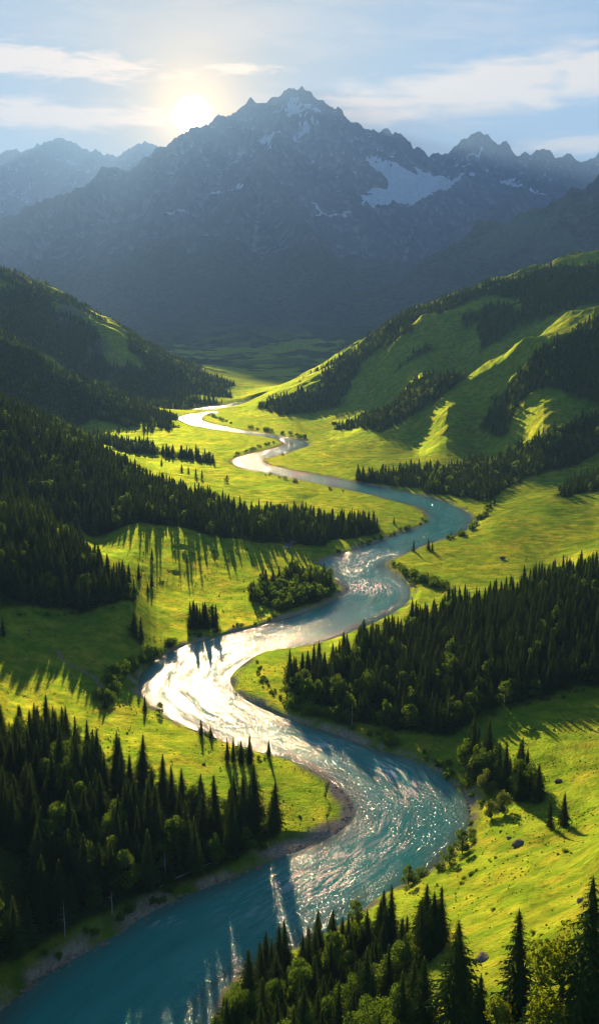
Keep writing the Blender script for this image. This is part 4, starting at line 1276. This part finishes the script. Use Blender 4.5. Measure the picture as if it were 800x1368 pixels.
w = bpy.data.worlds.new('World'); sc.world = w; w.use_nodes = True
nt = w.node_tree; nt.nodes.clear()
def N(t): return nt.nodes.new(t)
def Lk(a, b): nt.links.new(a, b)
def Mth(op, a, b=None, clamp=False):
    nd = N('ShaderNodeMath'); nd.operation = op; nd.use_clamp = clamp
    for i, v in enumerate((a, b)):
        if v is None: continue
        if hasattr(v, 'links'): Lk(v, nd.inputs[i])
        else: nd.inputs[i].default_value = v
    return nd.outputs[0]
sky = N('ShaderNodeTexSky'); sky.sky_type = 'NISHITA'; sky.sun_disc = False
sky.sun_elevation = SUN_EL; sky.sun_rotation = SUN_AZ
sky.altitude = 800; sky.air_density = 1.0; sky.dust_density = .6; sky.ozone_density = 1.5
tc = N('ShaderNodeTexCoord'); D = tc.outputs['Generated']
sx = N('ShaderNodeSeparateXYZ'); Lk(D, sx.inputs[0])
az = Mth('ARCTAN2', sx.outputs[0], sx.outputs[1]); el = Mth('ARCSINE', sx.outputs[2])
# the disc of the sun peeping over the ridge and its aureole
VEL = math.atan((684 - 157) / F) - PITCH
vd = (math.sin(DISC_AZ) * math.cos(VEL), math.cos(DISC_AZ) * math.cos(VEL), math.sin(VEL))
dp = N('ShaderNodeVectorMath'); dp.operation = 'DOT_PRODUCT'; Lk(D, dp.inputs[0]); dp.inputs[1].default_value = vd
ang = Mth('ARCCOSINE', Mth('MINIMUM', dp.outputs['Value'], 1.0))
def glow(width, gain, power=1.0):
    q = Mth('DIVIDE', ang, width)
    return Mth('MULTIPLY', Mth('EXPONENT', Mth('MULTIPLY', Mth('POWER', q, power), -1.0)), gain)
def colmul(col, fac):
    nd = N('ShaderNodeVectorMath'); nd.operation = 'SCALE'; nd.inputs[0].default_value = col; Lk(fac, nd.inputs[3]); return nd.outputs[0]
def vadd(a, b):
    nd = N('ShaderNodeVectorMath'); nd.operation = 'ADD'; Lk(a, nd.inputs[0]); Lk(b, nd.inputs[1]); return nd.outputs[0]
tot = vadd(colmul((1, .93, .75), glow(R(.46), 260, 2.0)), colmul((1, .58, .16), glow(R(1.4), 22.0)))
tot = vadd(tot, colmul((1, .52, .14), glow(R(4.5), 3.2)))
tot = vadd(tot, colmul((1, .52, .18), glow(R(12), 2.4)))
b0 = N('ShaderNodeVectorMath'); b0.operation = 'MULTIPLY_ADD'; Lk(sky.outputs[0], b0.inputs[0]); b0.inputs[1].default_value = (1 / 2.1, 1 / 4.9, 1 / 15.0); b0.inputs[2].default_value = (1, 1, 1)
bs = N('ShaderNodeVectorMath'); bs.operation = 'DIVIDE'; Lk(sky.outputs[0], bs.inputs[0]); Lk(b0.outputs[0], bs.inputs[1])
wf = N('ShaderNodeMix'); wf.data_type = 'RGBA'; Lk(glow(R(14), 1.0), wf.inputs[0]); wf.inputs[6].default_value = (1, 1, 1, 1); wf.inputs[7].default_value = (.92, .60, .22, 1)
wm = N('ShaderNodeVectorMath'); wm.operation = 'MULTIPLY'; Lk(bs.outputs[0], wm.inputs[0]); Lk(wf.outputs[2], wm.inputs[1])
base_sky = wm.outputs[0]
# thin clouds: streaks low over the ridges, laid out by bearing and elevation
cv = N('ShaderNodeCombineXYZ'); Lk(Mth('MULTIPLY', az, 9.0), cv.inputs[0]); Lk(Mth('MULTIPLY', el, 42.0), cv.inputs[1])
def cn(scale, detail, rough, off):
    a = N('ShaderNodeVectorMath'); a.operation = 'ADD'; Lk(cv.outputs[0], a.inputs[0]); a.inputs[1].default_value = (off, off * .37, 0)
    nd = N('ShaderNodeTexNoise'); nd.inputs['Scale'].default_value = scale * 1.5; nd.inputs['Detail'].default_value = 9; nd.inputs['Roughness'].default_value = rough; nd.inputs['Distortion'].default_value = .5
    Lk(a.outputs[0], nd.inputs['Vector']); return nd.outputs['Fac']
def ell(px, py, wx_, wy_, skew=0.0):
    a0 = math.atan((px - 400) / F); e0 = math.atan((684 - py) / F) - PITCH
    x = Mth('DIVIDE', Mth('SUBTRACT', az, a0), wx_ / F)
    y0 = Mth('SUBTRACT', Mth('SUBTRACT', el, e0), Mth('MULTIPLY', Mth('SUBTRACT', az, a0), skew))
    y = Mth('DIVIDE', y0, wy_ / F)
    return Mth('EXPONENT', Mth('MULTIPLY', Mth('ADD', Mth('MULTIPLY', x, x), Mth('MULTIPLY', y, y)), -1.0))
def cloud(mask, nz, lo, hi, gain):
    v = Mth('MULTIPLY', Mth('SUBTRACT', Mth('ADD', nz, Mth('MULTIPLY', mask, .45)), lo), 1.0 / (hi - lo), True)
    return Mth('MULTIPLY', Mth('MULTIPLY', v, Mth('MINIMUM', Mth('MULTIPLY', mask, 2.2), 1.0)), gain)
c1 = cloud(ell(690, 118, 300, 34, .09), cn(1.1, 6, .6, 3.1), .58, .86, .95)
c2 = cloud(ell(40, 92, 190, 20, -.03), cn(2.2, 6, .62, 8.3), .63, .86, .95)
c3 = cloud(ell(70, 160, 190, 18, -.02), cn(1.6, 6, .6, 5.7), .60, .84, .85)
c4 = cloud(ell(330, 92, 60, 8), cn(3.0, 5, .6, 12.4), .68, .95, .9)
c5 = cloud(ell(790, 198, 120, 12, .05), cn(1.6, 5, .6, 1.7), .55, .9, .8)
c6 = cloud(ell(400, 40, 700, 60), cn(.9, 6, .65, 21.0), .80, 1.2, .35)
cl = c1
for c in (c2, c3, c4, c5, c6): cl = Mth('ADD', cl, c)
cl = Mth('MINIMUM', cl, .92)
mxn = N('ShaderNodeMix'); mxn.data_type = 'RGBA'; Lk(cl, mxn.inputs[0]); Lk(base_sky, mxn.inputs[6])
CLOUDCOL = (7.2, 5.6, 4.2, 1)
mxn.inputs[7].default_value = CLOUDCOL
tot2 = vadd(mxn.outputs[2], tot)
bg = N('ShaderNodeBackground'); Lk(tot2, bg.inputs[0]); bg.inputs[1].default_value = .053
wo = N('ShaderNodeOutputWorld'); Lk(bg.outputs[0], wo.inputs[0])

# the air of the valley
def box_mesh(name, lo, hi):
    v = [(x, y, z) for x in (lo[0], hi[0]) for y in (lo[1], hi[1]) for z in (lo[2], hi[2])]
    q = [(0, 1, 3, 2), (4, 6, 7, 5), (0, 4, 5, 1), (2, 3, 7, 6), (0, 2, 6, 4), (1, 5, 7, 3)]
    return mesh_from(name, np.array(v, float), np.array(q), 4, [], smooth=False)
hm = bpy.data.materials.new('haze_air'); hm.use_nodes = True
ht = hm.node_tree; ht.nodes.clear()
pv = ht.nodes.new('ShaderNodeVolumePrincipled')
pv.inputs['Color'].default_value = (.28, .53, 1, 1); pv.inputs['Density'].default_value = 3.3e-5; pv.inputs['Anisotropy'].default_value = .24
ho = ht.nodes.new('ShaderNodeOutputMaterial'); ht.links.new(pv.outputs[0], ho.inputs['Volume'])
hz = box_mesh('haze', (-34000, -600, -4.0), (34000, 43000, MAXZ + 60)); hz.materials.append(hm)
tag(link('haze', hz), None, None, kind='stuff')

sc.view_settings.view_transform = 'Standard'; sc.view_settings.look = 'None'
sc.view_settings.exposure = 1.68; sc.view_settings.gamma = 1
sc.view_settings.use_curve_mapping = False
sc.render.engine = 'CYCLES'
sc.cycles.filter_width = 1.2
cy = sc.cycles
cy.max_bounces = 5; cy.diffuse_bounces = 2; cy.glossy_bounces = 2; cy.transmission_bounces = 2; cy.volume_bounces = 1; cy.transparent_max_bounces = 4
cy.use_denoising = True
cy.caustics_reflective = False; cy.caustics_refractive = False
cy.sample_clamp_indirect = 4
